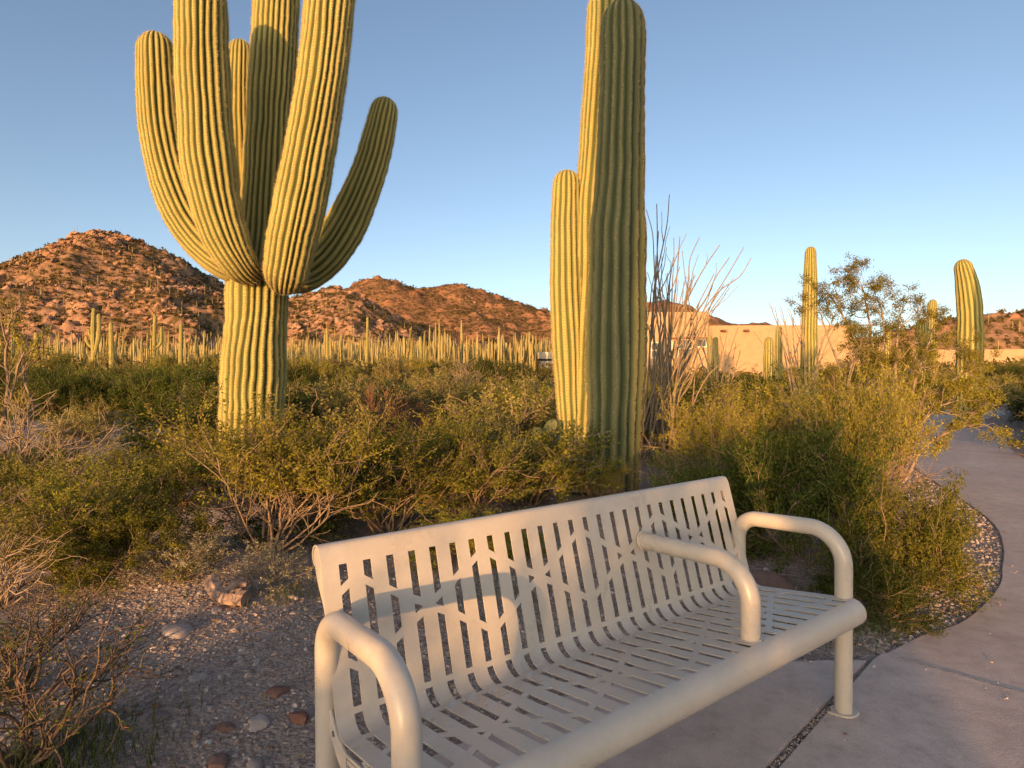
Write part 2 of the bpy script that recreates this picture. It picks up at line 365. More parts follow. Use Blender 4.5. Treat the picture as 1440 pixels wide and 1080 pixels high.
def ground():
    r = np.concatenate([[0], .25 * 1.04 ** np.arange(0, 262)]); n = 400
    th = np.arange(n) * 2 * math.pi / n
    X = r[:, None] * np.cos(th); Y = r[:, None] * np.sin(th); Z = terr_g(X, Y)
    V = np.stack([X, Y, Z], -1).reshape(-1, 3); i = np.arange(len(r) - 1)[:, None] * n; j = np.arange(n)[None]; j2 = (j + 1) % n
    F = np.stack([i + j, i + n + j, i + n + j2, i + j2], -1).reshape(-1, 4)
    tag(mk('ground', V, F, MT['dirt']), kind='structure')
    for nm, poly, m, top in (('path', slabA, 'concrete', 0), ('path', slabB, 'concrete', .004), ('path', slabC, 'concrete', 0), ('road', road, 'asphalt', .02)):
        bm = bmesh.new(); vs = [bm.verts.new((x, y, top)) for x, y in poly]; f = bm.faces.new(vs)
        if f.normal.z < 0 or True: bm.normal_update()
        if f.normal.z < 0: f.normal_flip()
        ex = bmesh.ops.extrude_face_region(bm, geom=[f]); bot = [e for e in ex['geom'] if isinstance(e, bmesh.types.BMVert)]
        for v in bot: v.co.z -= .14
        bmesh.ops.recalc_face_normals(bm, faces=bm.faces)
        es = [e for e in bm.edges if abs(e.verts[0].co.z - top) < 1e-5 and abs(e.verts[1].co.z - top) < 1e-5]
        bmesh.ops.bevel(bm, geom=es, offset=.004, segments=2, affect='EDGES')
        bmesh.ops.triangulate(bm, faces=[q for q in bm.faces if len(q.verts) > 4])
        me = bpy.data.meshes.new(nm); bm.to_mesh(me); bm.free(); me.materials.append(MT[m])
        o = bpy.data.objects.new(nm, me); COL.objects.link(o); tag(o, kind='structure')
ground()

def peaks_mesh(name, ridges, slope, x0, x1, y0, y1, step, mt, nz, boulder, wp=1.0):
    gx = np.arange(x0, x1, step); gy = np.arange(y0, y1, step); X, Y = np.meshgrid(gx, gy)
    wx = X + nz * wp * fbm(X / (nz * 9), Y / (nz * 9), 3); wy = Y + nz * wp * fbm(X / (nz * 9) + 7, Y / (nz * 9) - 4, 3)
    H = np.full(X.shape, -60.)
    for rd in ridges:
        P = np.array([list(at(*q)) for q in rd])
        L = np.linalg.norm(np.diff(P[:, :2], axis=0), axis=1).sum(); n = max(4, int(L / (step * 4)))
        s = np.concatenate([[0], np.cumsum(np.linalg.norm(np.diff(P[:, :2], axis=0), axis=1))])
        q = np.stack([np.interp(np.linspace(0, s[-1], n), s, P[:, k]) for k in range(3)], 1)
        for p in q:
            d = np.hypot(wx - p[0], wy - p[1]); H = np.maximum(H, p[2] - slope * (np.sqrt(d * d + (nz * .6) ** 2) - nz * .6))
    T = terr(X, Y); a = np.clip((H - T) / 12, 0, 1)
    gully = ridged(X / (nz * 7), Y / (nz * 7), 4)
    gk = 1 if boulder else .62
    H = H + a * nz * gk * (.35 * (gully - 1.2)) + a * nz * gk * .25 * fbm(X / (nz * 2.2), Y / (nz * 2.2), 4)
    rk = np.zeros(X.shape)
    if boulder:
        for sc_, amp, th, sd in ((8, 2.8, .95, 3), (4.6, 1.7, .82, 9), (2.9, 1.0, .70, 21)):
            d, h = worley(X / sc_ + .35 * vnoise(X / sc_ * 1.7, Y / sc_ * 1.7), Y / sc_, sd); m = fbm(X / 38 + sd, Y / 38, 3)
            k = ((h + m * .45) > th) * np.clip(1 - (d / .47) ** 2, 0, 1) ** .55 * a
            H = H + k * amp * .45 * (.5 + h); rk = np.maximum(rk, (k > .12) * 1.0)
        crag = sst(.45, .85, fbm(X / 26, Y / 26 + 5, 4)) * a; H = H + crag * 2.2 * fbm(X / 4.5, Y / 4.5, 3); rk = np.maximum(rk, crag)
    else:
        d, h = worley(X / 16, Y / 16, 3); k = (h > .72) * np.clip(1 - (d / .45) ** 2, 0, 1) * a; H = H + k * 4; rk = np.clip(k * 2 + .25 * fbm(X / 60, Y / 60), 0, 1)
    H = np.where(H < T + .2, T - 4, H)
    ny, nx = X.shape; V = np.stack([X, Y, H], -1).reshape(-1, 3)
    i = np.arange(ny - 1)[:, None] * nx; j = np.arange(nx - 1)[None]
    F = np.stack([i + j, i + j + 1, i + nx + j + 1, i + nx + j], -1).reshape(-1, 4)
    keep = (H.reshape(-1)[F] > T.reshape(-1)[F] - 3).any(1)
    F = F[keep]; used = np.unique(F); re = np.full(len(V), -1); re[used] = np.arange(len(used))
    o = mk(name, V[used], re[F], MT[mt], smooth=True, attr={'rock': rk.reshape(-1)[used]})
    tag(o, kind='structure'); return lambda x, y: None, (gx, gy, H)
HILL = {}
_, HILL['a'] = peaks_mesh('hill', [
    [(-190, 440, 300), (-90, 400, 320), (0, 366, 330), (60, 350, 335), (110, 329, 338), (160, 322, 340), (198, 334, 340)], [(198, 334, 340), (190, 338, 400), (175, 350, 430)],
    [(198, 334, 340), (212, 370, 312), (232, 415, 280), (250, 455, 250), (262, 480, 225)], [(60, 352, 335), (75, 410, 290), (90, 460, 250)], [(130, 330, 338), (150, 400, 295), (165, 455, 255)], [(262, 378, 352), (266, 379, 353)],
    [(330, 430, 372), (420, 416, 372), (440, 403, 376), (468, 394, 378), (484, 400, 382), (500, 424, 392), (560, 466, 400)],
    [(468, 394, 378), (476, 425, 345), (492, 460, 310), (505, 485, 285)], [(425, 412, 372), (420, 450, 330), (425, 478, 290)]],
    .62, -330, 20, 215, 420, .95, 'rock1', 9, True, .45)
_, HILL['b'] = peaks_mesh('mountain', [
    [(440, 440, 760), (490, 408, 780), (528, 391, 790), (565, 404, 800), (615, 406, 810), (650, 400, 815), (690, 408, 820), (740, 427, 830), (800, 446, 840), (870, 470, 850)],
    [(528, 392, 790), (560, 430, 700), (590, 470, 600)], [(650, 400, 815), (668, 440, 700), (690, 472, 610)], [(735, 427, 830), (752, 452, 720)]],
    .5, -340, 190, 520, 950, 3.6, 'rock2', 22, False)
peaks_mesh('mountain', [[(870, 470, 1000), (905, 434, 1000), (922, 423, 1000), (950, 440, 1000), (990, 455, 1010), (1030, 455, 1020), (1064, 449, 1020), (1090, 462, 1030), (1180, 490, 1030)]],
    .4, 80, 700, 600, 1250, 6, 'rock2', 26, False)
_, HILL['c'] = peaks_mesh('hill', [[(1200, 505, 200), (1250, 484, 210), (1290, 470, 215), (1340, 456, 220), (1385, 452, 225), (1440, 439, 230), (1520, 425, 235), (1640, 420, 240)]],
    .5, 95, 300, 150, 290, 1.4, 'rock1', 8, True, .6)

# ------------------------------------------------------------------ bench
def bench():
    root = empty('bench', bw(BL / 2, .3, 0), BYAW, label='beige powder coated metal bench with slotted back and tube armrests on the concrete', cat='bench')
    iv = root.matrix_world.inverted() if False else None
    C = np.array(bw(BL / 2, .3, 0))
    def loc(P):                       # bench (u,v,w) -> root-local coordinates
        P = np.asarray(P, float).reshape(-1, 3).copy(); P[:, 0] -= BL / 2; P[:, 1] -= .3; return P
    # profile of the sheet from the rolled top edge down the back, round the bend and along the seat to the front roll
    bd = np.array([.2655, .9641]); bl = lambda w: .4746 + .2755 * (w - .4405)
    rr = .040; wt_ = .800; pt = np.array([bl(wt_), wt_]); nb = np.array([.9641, -.2655]); cr = pt + nb * rr
    prof = []
    roll = crom([pt + bd * a + nb * c for a, c in ((-.010, .050), (.008, .060), (.028, .055), (.0395, .038), (.041, .022), (.034, .007), (.016, .0010), (-.008, 0))], 50)
    gus = crom([pt + bd * a + nb * c for a, c in ((-.150, -.001), (-.148, .008), (-.115, .016), (-.06, .040), (-.01, .052), (.018, .052), (.034, .038), (.037, .022), (.031, .008), (.014, .002), (-.06, -.001), (-.150, -.001))], 60)[:-1]
    prof = [q for q in roll]
    prof.append(np.array([bl(.62), .62])); 
    K = np.array([.4594, .3847]); sd = np.array([-.989, .146])
    arc = fillet([np.array([*(K + bd * .2), 0]), np.array([*K, 0]), np.array([*(K + sd * .3), 0])], [.056], 14)[1:-1, :2]
    prof += list(arc)
    cf = np.array([.047, .3985]); rf = .0475
    a0 = math.atan2(.989, .146) - 0
    for a in np.linspace(math.radians(81.5), math.radians(81.5 + 262), 30): prof.append(cf + rf * np.array([math.cos(a), math.sin(a)]))
    prof = np.array(prof); s = np.concatenate([[0], np.cumsum(np.linalg.norm(np.diff(prof, axis=0), axis=1))])
    ds = .004; N = int(s[-1] / ds); sv = np.linspace(0, s[-1], N + 1)
    P = np.stack([np.interp(sv, s, prof[:, 0]), np.interp(sv, s, prof[:, 1])], 1)
    idx = lambda v, w, lo=0, hi=None: lo + int(np.argmin(np.hypot(P[lo:hi, 0] - v, P[lo:hi, 1] - w)))
    T = np.gradient(P, axis=0); T /= np.linalg.norm(T, axis=1)[:, None]; NR = np.stack([T[:, 1], -T[:, 0]], 1)
    i_bt = idx(.569, .783); i_bb = idx(.4746, .4405); i_c0 = idx(.464, .4282); i_c1 = idx(.418, .3967); i_s0 = idx(.400, .3937); i_s1 = idx(.046, .446, i_s0, i_s0 + int(.42 / ds))
    DL = .039 / ds; TH = .0245 / ds / 2
    def lattice(i0, i1, sp, k):
        d1 = (k - 1.5) % 6
        res = []
        for e in (-.175, .175):
            a = sp + DL * (d1 + e); b = sp + DL * (6 - d1 - e); lo, hi = min(a, b), max(a, b)
            res.append([(i0, lo - TH), (lo + TH, hi - TH), (hi + TH, i1)])
        out = []
        for q in range(3):
            (la, lb), (ra, rb) = res[0][q], res[1][q]
            la, ra = max(la, i0), max(ra, i0); lb, rb = min(lb, i1), min(rb, i1)
            L_ = (int(round(la)), int(round(lb))); R_ = (int(round(ra)), int(round(rb)))
            if L_[1] - L_[0] < 0: L_ = ((L_[0] + L_[1]) // 2,) * 2
            if R_[1] - R_[0] < 0: R_ = ((R_[0] + R_[1]) // 2,) * 2
            if (L_[1] - L_[0]) + (R_[1] - R_[0]) < 3: continue
            out.append((L_, R_))
        return out
    cols = []
    for k in range(1, 27):
        u = .87 * BP + (k - 1) * BP
        h = lattice(i_bt, i_bb, i_bt + .041 / ds, k) + [((i_c0, i_c1), (i_c0, i_c1))] + lattice(i_s0, i_s1, i_s0 + .080 / ds, k)
        cols.append((u - .175 * BP, u + .175 * BP, h))
    ue = [0.0]
    for a, b, h in cols: ue += [a, b]
    ue.append(BL)
    def sheet(j0, j1, name):
        n = j1 - j0 + 1; V2 = []; F3 = []; F4 = []
        U = np.repeat(ue, n); J = np.tile(np.arange(j0, j1 + 1), len(ue)); vid = lambda e, j: e * n + (j - j0)
        for e in range(len(ue) - 1):
            if e % 2 == 0:
                for j in range(j0, j1): F4.append((vid(e, j), vid(e, j + 1), vid(e + 1, j + 1), vid(e + 1, j)))
            else:
                hs = cols[e // 2][2]; l = r = 0
                segs = []; ls = rs = 0
                for (L_, R_) in hs:
                    segs.append((ls, L_[0], rs, R_[0])); ls, rs = L_[1], R_[1]
                segs.append((ls, N, rs, N))
                for (a, b, c, d) in segs:
                    a, b, c, d = (min(max(q, j0), j1) for q in (a, b, c, d))
                    i, j = a, c
                    while i < b or j < d:
                        if i < b and j < d and abs(i - j) < 1: F4.append((vid(e, i), vid(e, i + 1), vid(e + 1, j + 1), vid(e + 1, j))); i += 1; j += 1
                        elif i < b and (j >= d or i - a <= 0 and False or i <= j): F3.append((vid(e, i), vid(e, i + 1), vid(e + 1, j))); i += 1
                        else: F3.append((vid(e, i), vid(e + 1, j + 1), vid(e + 1, j))); j += 1
        F3 = np.array(F3).reshape(-1, 3); F4 = np.array(F4)
        t = .0045
        base = np.stack([U, P[J, 0], P[J, 1]], 1); nn = np.stack([0 * U, NR[J, 0], NR[J, 1]], 1)
        Va = base + nn * t / 2; Vb = base - nn * t / 2; m = len(Va)
        E = np.concatenate([F4[:, [0, 1]], F4[:, [1, 2]], F4[:, [2, 3]], F4[:, [3, 0]], F3[:, [0, 1]], F3[:, [1, 2]], F3[:, [2, 0]]])
        key = {}
        for a, b in E.tolist():
            if (b, a) in key: del key[(b, a)]
            else: key[(a, b)] = 1
        W = np.array([(b, a, a + m, b + m) for a, b in key])
        flip = lambda F: F[:, ::-1]
        return mk(name, loc(np.vstack([Va, Vb])), [F4, F3, flip(F4) + m, flip(F3) + m, flip(W)], MT['coat'], root, smooth=True, sharp=38)
    js = (i_bb + i_c0) // 2
    sheet(0, js, 'backrest'); seat = sheet(js, N, 'seat')
    # the plates that close the ends of the top roll and front roll
    b = B()
    for u0, u1 in ((.002, .006), (BL - .006, BL - .002)):
        th = np.arange(28) * 2 * math.pi / 28; cfr = cf + (rf - .003) * np.stack([np.cos(th), np.sin(th)], 1); ctr = pt + bd * -.03 + nb * .018
        bac = gus
        for ring2, c in ((bac[::-1], ctr), (cfr, cf)):
            b = B(); n = len(ring2)
            A = np.hstack([np.full((n, 1), u0), ring2]); D = np.hstack([np.full((n, 1), u1), ring2]); Cn = np.array([[u0, *c], [u1, *c]])
            b.add(np.vstack([A, D, Cn]), [(i, (i + 1) % n, n + (i + 1) % n, n + i) for i in range(n)], [((i + 1) % n, i, 2 * n) for i in range(n)] + [(n + i, n + (i + 1) % n, 2 * n + 1) for i in range(n)])
            V, F = b.get(); mk('end_cap', loc(V), F, MT['coat'], root, sharp=35)
    TR = .0315
    def flange(u, v):
        b = B(); n = 40; th = np.arange(n) * 2 * math.pi / n
        # slotted lug plate: an oval with one bolt lug pointing back
        rad = .046 + .016 * np.exp(-((((th - 2.5 + math.pi) % (2 * math.pi)) - math.pi) / .45) ** 2) + .012 * np.exp(-((((th - 5.64 + math.pi) % (2 * math.pi)) - math.pi) / .5) ** 2)
        x = np.cos(th) * rad; y = np.sin(th) * rad
        rings = []
        for k, z in ((1, .0015), (1, .008), (.95, .0105)): rings.append(np.stack([u + x * k, v + y * k, 0 * x + z], 1))
        V = np.vstack(rings + [[[u, v, .0105]]]); F4 = [(r * n + i, r * n + (i + 1) % n, (r + 1) * n + (i + 1) % n, (r + 1) * n + i) for r in range(2) for i in range(n)]
        b.add(V, F4, [(2 * n + i, 2 * n + (i + 1) % n, 3 * n) for i in range(n)]); V, F = b.get(); return V, F
    for u in (.0, BL):
        path = fillet([(u, .527, .004), (u, .527, .668), (u, .08, .694), (u, .08, .004)], [.095, .125], 14)
        V, F = tube(path, TR, 28); fr = mk('end_frame', loc(V), F, MT['coat'], root)
        for v in (.527, .08):
            V, F = flange(u, v); fl = mk('base_plate', loc(V), F, MT['coat'], fr, sharp=35)
            bb = B(); bx = u - .046; by = v + .033
            bb.tube([(bx, by, .0105), (bx, by, .0165)], .0085, 6, True); bb.tube([(bx, by, .0165), (bx, by, .024)], .0045, 8, True)
            V, F = bb.get(); mk('anchor_bolt', loc(V), F, MT['steel'], fr, sharp=30)
    um = 17.78 * BP
    path = fillet([(um, .531, .664), (um, .085, .680), (um, .085, .44)], [.125], 16)
    V, F = tube(path, TR, 28); mk('armrest', loc(V), F, MT['coat'], root)
    for c3, nrm in (((um, .085, .4415), 2), ((um, .534, .664), 1)):
        th = np.linspace(0, 2 * math.pi, 41); rr_ = TR + .0012 + .0008 * np.sin(th * 23)
        q = np.stack([rr_ * np.cos(th), rr_ * np.sin(th)], 1); Pw = np.tile(np.array(c3), (41, 1)); Pw[:, 0] += q[:, 0]; Pw[:, 2 if nrm == 1 else 1] += q[:, 1]
        if nrm == 1: Pw[:, 1] += -.008 + q[:, 1] * .28
        else: Pw[:, 2] -= q[:, 1] * .148
        V, F = tube(Pw, .0042 + .0008 * np.sin(th * 31), 8); mk('weld_bead', loc(V), F, MT['coat'], root)
    b = B()                                  # weld plate under the seat below the middle armrest
    b.box((um - .03, .05, .395), (um + .03, .12, .425)); V, F = b.get(); mk('weld_plate', loc(V), F, MT['coat'], root, sharp=30)
    # side plates (bolted under each end of the seat, joining the two posts)
    for u, sgn in ((.0, -1), (BL, 1)):
        pts = [(.505, .452), (.46, .398), (.40, .378), (.06, .425), (.06, .355), (.10, .335), (.38, .300), (.455, .345), (.505, .385)]
        n = len(pts); o0 = u - .006; o1 = u + .002
        A = [(o0, *p) for p in pts]; D = [(o1, *p) for p in pts]
        bm = bmesh.new(); va = [bm.verts.new(p) for p in loc(A)]; f = bm.faces.new(va); ex = bmesh.ops.extrude_face_region(bm, geom=[f])
        for g in ex['geom']:
            if isinstance(g, bmesh.types.BMVert): g.co.x += .008
        bmesh.ops.recalc_face_normals(bm, faces=bm.faces)
        bmesh.ops.bevel(bm, geom=[e for e in bm.edges if abs(e.verts[0].co.x - e.verts[1].co.x) < 1e-5], offset=.0015, segments=1, affect='EDGES')
        me = bpy.data.meshes.new('side_plate'); bm.to_mesh(me); bm.free(); me.materials.append(MT['coat'])
        pl = bpy.data.objects.new('side_plate', me); COL.objects.link(pl); pl.parent = root
        bb = B(); e = u - .006 if sgn < 0 else u + .002
        bb.tube([(e - .0 * sgn, .470, .392), (e + sgn * .0022, .470, .392)], .0075, 14, True); V, F = bb.get(); mk('bolt', loc(V), F, MT['steel'], pl, sharp=30)
        if sgn < 0:                           # small printed maker's notice: thin frame and lines of lettering
            x = u - .0068; bb = B()
            def bar(v0, w0, v1, w1, t=.0012):
                d = np.array([v1 - v0, w1 - w0]); d /= np.linalg.norm(d); q = np.array([-d[1], d[0]]) * t / 2
                c = [(v0 + q[0], w0 + q[1]), (v1 + q[0], w1 + q[1]), (v1 - q[0], w1 - q[1]), (v0 - q[0], w0 - q[1])]
                bb.add([(x, *p) for p in c] + [(x + .0006, *p) for p in c], [(0, 1, 2, 3), (7, 6, 5, 4), (0, 4, 5, 1), (1, 5, 6, 2), (2, 6, 7, 3), (3, 7, 4, 0)])
            e0 = np.array([.385, .372]); ed = np.array([-.9909, .1345]); en = np.array([-.1345, -.9909])
            q = lambda a, c: tuple(e0 + ed * a + en * c)
            for a, c, a2, c2 in ((0, 0, .17, 0), (.17, 0, .17, .05), (.17, .05, 0, .05), (0, .05, 0, 0)): bar(*q(a, c), *q(a2, c2))
            V, F = bb.get(); nf = mk('notice_plate', loc(V), F, MT['ink'], pl, smooth=False)
            cu = bpy.data.curves.new('notice_text', 'FONT'); cu.body = 'Your'; cu.size = .026; cu.extrude = .0003
            tmp = bpy.data.objects.new('notice_text', cu); dg = bpy.context.evaluated_depsgraph_get(); COL.objects.link(tmp); dg.update()
            me = bpy.data.meshes.new_from_object(tmp.evaluated_get(dg)); bpy.data.objects.remove(tmp)
            me.materials.append(MT['ink']); to = bpy.data.objects.new('lettering', me); COL.objects.link(to); to.parent = pl
            p0 = loc([(x, *q(.008, .030))])[0]
            to.matrix_local = Matrix(((0, 0, -1, p0[0]), (ed[0], -en[0], 0, p0[1]), (ed[1], -en[1], 0, p0[2]), (0, 0, 0, 1)))
bench()

# ------------------------------------------------------------------ saguaros
def ribbed(pts, rad, nr, depth=.165, per=8, step=.035, tip=True, wob=.03, seed=0, base_round=False, twist=0.):
    P0 = np.array(pts, float); L = np.linalg.norm(np.diff(P0, axis=0), axis=1).sum(); n = max(8, int(L / step))
    P = crom(P0, n); s0 = np.linspace(0, len(pts) - 1, n); r = np.interp(s0, np.arange(len(pts)), rad)
    s = np.concatenate([[0], np.cumsum(np.linalg.norm(np.diff(P, axis=0), axis=1))]); L = s[-1]
    rs = np.random.RandomState(seed)
    r = r * (1 + wob * vnoise(s * 1.9 + seed * 3.1, s * 0 + seed) + wob * .4 * vnoise(s * 5.1 + seed, s * 0 - seed) + .007 * np.sin(s * 2 * math.pi / .19 + 2 * vnoise(s * 1.3, s * 0 + seed)))
    if tip:                                # dome: add finer rings towards the tip
        rt_ = r[-1] * 1.15; keep = s < L - rt_; th = np.linspace(0, math.pi / 2 - .05, 12)
        sn = L - rt_ + rt_ * np.sin(th); ss = np.concatenate([s[keep], sn])
        P = np.stack([np.interp(ss, s, P[:, k]) for k in range(3)], 1); r = np.interp(ss, s, r); r[keep.sum():] *= np.cos(th) ** .85
        s = ss
    if base_round:
        q = s < rad[1] * .9; r = np.where(q, r * np.sqrt(np.clip(1 - (1 - s / (rad[1] * .9)) ** 2, .02, 1)), r)
    T, N, Bn = frames(P); m = len(P); k = nr * per
    ph = np.arange(k) * 2 * math.pi / k
    ribph = rs.uniform(-.22, .22, nr)
    c = np.abs(np.sin(nr * ph / 2)) ** .7
    A = np.sin(ph) [None, :] ; Cc = np.cos(ph)[None, :]
    lat = ph[None, :] + .07 * vnoise(s[:, None] * .8 + seed, np.cos(ph)[None, :] * 2.0 + 3) + .02 * vnoise(s[:, None] * 4.1, np.sin(ph)[None, :] * 3.0 + seed) + twist * s[:, None]
    ser = 1 + .010 * np.sin(s[:, None] * 2 * math.pi / .03) * (c[None, :] > .93)
    RR = r[:, None] * (1 - depth * (1 - c[None, :])) * (1 + .03 * rs.uniform(-1, 1, nr)[(np.arange(k) // per)][None, :] * c[None, :] + .018 * vnoise(s[:, None] * 3.3, (np.arange(k) // per)[None, :] * 7.7 + seed)) * ser
    V = P[:, None] + RR[..., None] * (np.cos(lat)[..., None] * N[:, None] + np.sin(lat)[..., None] * Bn[:, None])
    i = np.arange(m - 1)[:, None] * k; j = np.arange(k)[None]; j2 = (j + 1) % k
    F = np.stack([i + j, i + j2, i + k + j2, i + k + j], -1).reshape(-1, 4)
    cap = np.array([[(m - 1) * k + q, (m - 1) * k + (q + 1) % k, m * k] for q in range(k)])
    V2 = np.vstack([V.reshape(-1, 3), P[-1] + T[-1] * r[-1] * .2]); cr = np.concatenate([np.tile(c ** 3, m), [1.]])
    # spine clusters on the crests
    crest = np.arange(nr) * per + per // 2
    C = V[:, crest]; Nn = (C - P[:, None]); Nn /= np.linalg.norm(Nn, axis=2)[..., None] + 1e-9
    slen = np.concatenate([np.repeat(s, k), [s[-1]]])
    return V2, [F, cap], (cr, slen), (C, Nn, np.broadcast_to(T[:, None], C.shape), s)
def spines(data, every=.024, length=.03, w=.0028, n=5, seed=1):
    C, Nn, T, s = data; rs = np.random.RandomState(seed); m = max(2, int((s[-1]) / every)); q = np.linspace(0, s[-1] * .999, m)
    ii = np.clip(np.searchsorted(s, q) - 1, 0, len(s) - 2); f = ((q - s[ii]) / np.maximum(s[ii + 1] - s[ii], 1e-6))[:, None, None]
    p = (C[ii] * (1 - f) + C[ii + 1] * f).reshape(-1, 3); nn = Nn[ii].reshape(-1, 3); tt = T[ii].reshape(-1, 3); bb = np.cross(nn, tt)
    out = []
    for k in range(n):
        z = len(p); a = rs.uniform(-1, 1, (z, 1)); b = rs.uniform(-1, 1, (z, 1)); d = nn * rs.uniform(.25, 1, (z, 1)) + tt * a + bb * b
        d /= np.linalg.norm(d, axis=1)[:, None]; l = length * rs.uniform(.6, 1.2, (z, 1)); sd = np.cross(d, rs.normal(size=(z, 3))); sd /= np.linalg.norm(sd, axis=1)[:, None] + 1e-9
        p0 = p + rs.normal(size=(z, 3)) * .003
        out.append(np.stack([p0 - sd * w / 2, p0 + sd * w / 2, p0 + d * l], 1))
    V = np.concatenate(out).reshape(-1, 3); return V, np.arange(len(V)).reshape(-1, 3)
def saguaro(name, base, stems, label, mt='skin', spn=True, cat='cactus', group=None, per=8, step=.035, length=.028):
    """stems: list of (part name, world points, radii, ribs, options)"""
    root = empty(name, base, label=label, cat=cat, group=group); b0 = np.array(base)
    for i, (pn, pts, rad, nr, op) in enumerate(stems):
        V, F, cr, sp = ribbed(pts, rad, nr, per=per, step=step, seed=i * 7 + len(pts) + int(abs(base[0]) * 10), **op)
        o = mk(pn, V - b0, F, MT[mt], root, attr={'crest': cr[0], 'along': cr[1]})
        if spn:
            V, F = spines(sp, seed=i, length=length); mk('spines', V - b0, F, MT['spine'], o, smooth=False)
    return root
def px_pts(lst, D): return [at(x, y, D + (d[0] if d else 0)) for x, y, *d in lst]
def hero_saguaros():
    D = 7.5; k = D / FPX; bz = float(terr(-3.14, 7.5))
    base = (at(357, 600, D).x, D, bz)
    T = px_pts([(352, 690, 0), (354, 600, 0), (357, 520, 0), (361, 450, 0), (363, 395, .03), (369, 350, .2), (374, 270, .36), (380, 160, .42), (386, 60, .44), (392, -70, .45)], D)
    def arm(l, d, rads): return [np.array(at(x, y, D + dd)) for x, y, dd in l], [r * k for r in rads]
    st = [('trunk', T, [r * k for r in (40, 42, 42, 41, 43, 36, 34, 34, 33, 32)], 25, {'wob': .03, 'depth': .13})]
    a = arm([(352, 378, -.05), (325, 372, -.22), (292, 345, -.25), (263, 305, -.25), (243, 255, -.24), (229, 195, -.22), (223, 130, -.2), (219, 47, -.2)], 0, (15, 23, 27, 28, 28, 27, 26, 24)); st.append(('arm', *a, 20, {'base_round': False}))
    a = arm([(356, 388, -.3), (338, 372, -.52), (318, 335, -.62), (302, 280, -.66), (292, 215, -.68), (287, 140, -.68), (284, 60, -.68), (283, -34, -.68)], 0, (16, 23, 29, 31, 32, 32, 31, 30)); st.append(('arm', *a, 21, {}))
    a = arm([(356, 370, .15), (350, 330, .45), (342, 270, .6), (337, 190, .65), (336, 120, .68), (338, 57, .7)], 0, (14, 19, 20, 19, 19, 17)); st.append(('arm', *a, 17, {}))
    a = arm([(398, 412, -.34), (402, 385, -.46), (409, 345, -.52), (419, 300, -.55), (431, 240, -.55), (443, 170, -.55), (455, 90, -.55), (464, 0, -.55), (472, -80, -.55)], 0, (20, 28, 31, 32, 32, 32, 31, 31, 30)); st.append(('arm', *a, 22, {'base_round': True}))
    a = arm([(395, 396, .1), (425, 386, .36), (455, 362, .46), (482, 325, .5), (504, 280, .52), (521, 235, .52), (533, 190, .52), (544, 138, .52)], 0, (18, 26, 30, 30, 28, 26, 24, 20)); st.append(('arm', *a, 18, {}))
    saguaro('saguaro', base, st, 'massive old saguaro with six thick upraised arms on a stout trunk')
    # pair by the bench: shaded front column, sunlit one behind with a shorter stem
    D = 6.75; k = D / FPX
    p = px_pts([(862, 706), (863, 640), (866, 560), (867, 470), (868, 390), (869, 320), (872, 250), (874, 170), (876, 90), (876, 3)], D); r = [x * k for x in (36, 37, 40, 42, 41, 40, 33, 32, 32, 29)]
    saguaro('saguaro', tuple(at(862, 700, D)), [('stem', p, r, 16, {'wob': .035, 'depth': .14})], 'tall single column saguaro in shade just behind the bench', 'skin_shaded')
    D = 7.05; k = D / FPX
    p = px_pts([(818, 690), (821, 620), (825, 540), (827, 460), (830, 390), (832, 310), (837, 240), (843, 150), (848, 80), (852, -14)], D); r = [x * k for x in (20, 24, 28, 29, 29, 27, 25, 26, 26, 25)]
    q = px_pts([(806, 675), (805, 620), (803, 560), (800, 480), (797, 400), (796, 320), (797, 240)], D - .05); r2 = [x * k for x in (15, 18, 21, 24, 24, 22, 19)]
    saguaro('saguaro', tuple(at(818, 690, D)), [('trunk', p, r, 17, {'wob': .03}), ('arm', q, r2, 15, {})], 'sunlit golden saguaro with a shorter second stem, tucked behind the shaded column', 'skin')
    # others at middle distance
    def col(pts, rads, D, label, nr=14, mt='skin', extra=()):
        k = D / FPX; P = px_pts(pts, D); z = float(terr(P[0].x, P[0].y)); P[0].z = z - .1
        st = [('stem', P, [x * k for x in rads], nr, {'wob': .04})]
        for ep, er, dd in extra: st.append(('arm', [at(x, y, D + dd) for x, y in ep], [x * k for x in er], 12, {}))
        return saguaro('saguaro', (P[0].x, P[0].y, z), st, label, mt, spn=False, per=5, step=.12)
    col([(1138, 560), (1138, 480), (1139, 420), (1140, 347)], (12, 11, 10, 7), 15, 'slim straight saguaro left of the wispy tree, rising above the building')
    col([(1362, 560), (1364, 500), (1364, 440), (1360, 400), (1352, 365)], (15, 16, 16, 14, 10), 15, 'thick bowed saguaro beside the path at far right')
    col([(1308, 580), (1308, 500), (1310, 450), (1312, 421)], (9, 9, 7, 5), 20, 'small saguaro half hidden in the leaves left of the bowed one', extra=[([(1310, 520), (1300, 500), (1296, 470), (1296, 450)], (5, 8, 8, 6), -.2)])
    col([(1006, 540), (1006, 500), (1006, 474)], (4.5, 4.5, 4), 30, 'stubby saguaro in front of the left end of the stucco wing', 10)
    col([(998, 540), (998, 500), (998, 471)], (3, 3, 3), 36, 'thin saguaro against the corner of the stucco building', 10)
    col([(1080, 540), (1081, 500), (1081, 474)], (7, 7, 6), 26, 'squat barrel shaped saguaro in front of the stucco wing', 12)
    col([(1095, 540), (1095, 490), (1095, 459)], (5, 5, 4), 27, 'narrow saguaro just right of the squat one before the stucco wing', 12)
    col([(1248, 540), (1248, 490), (1249, 458)], (4, 4.5, 4), 30, 'slender dark saguaro seen through the wispy tree', 12)
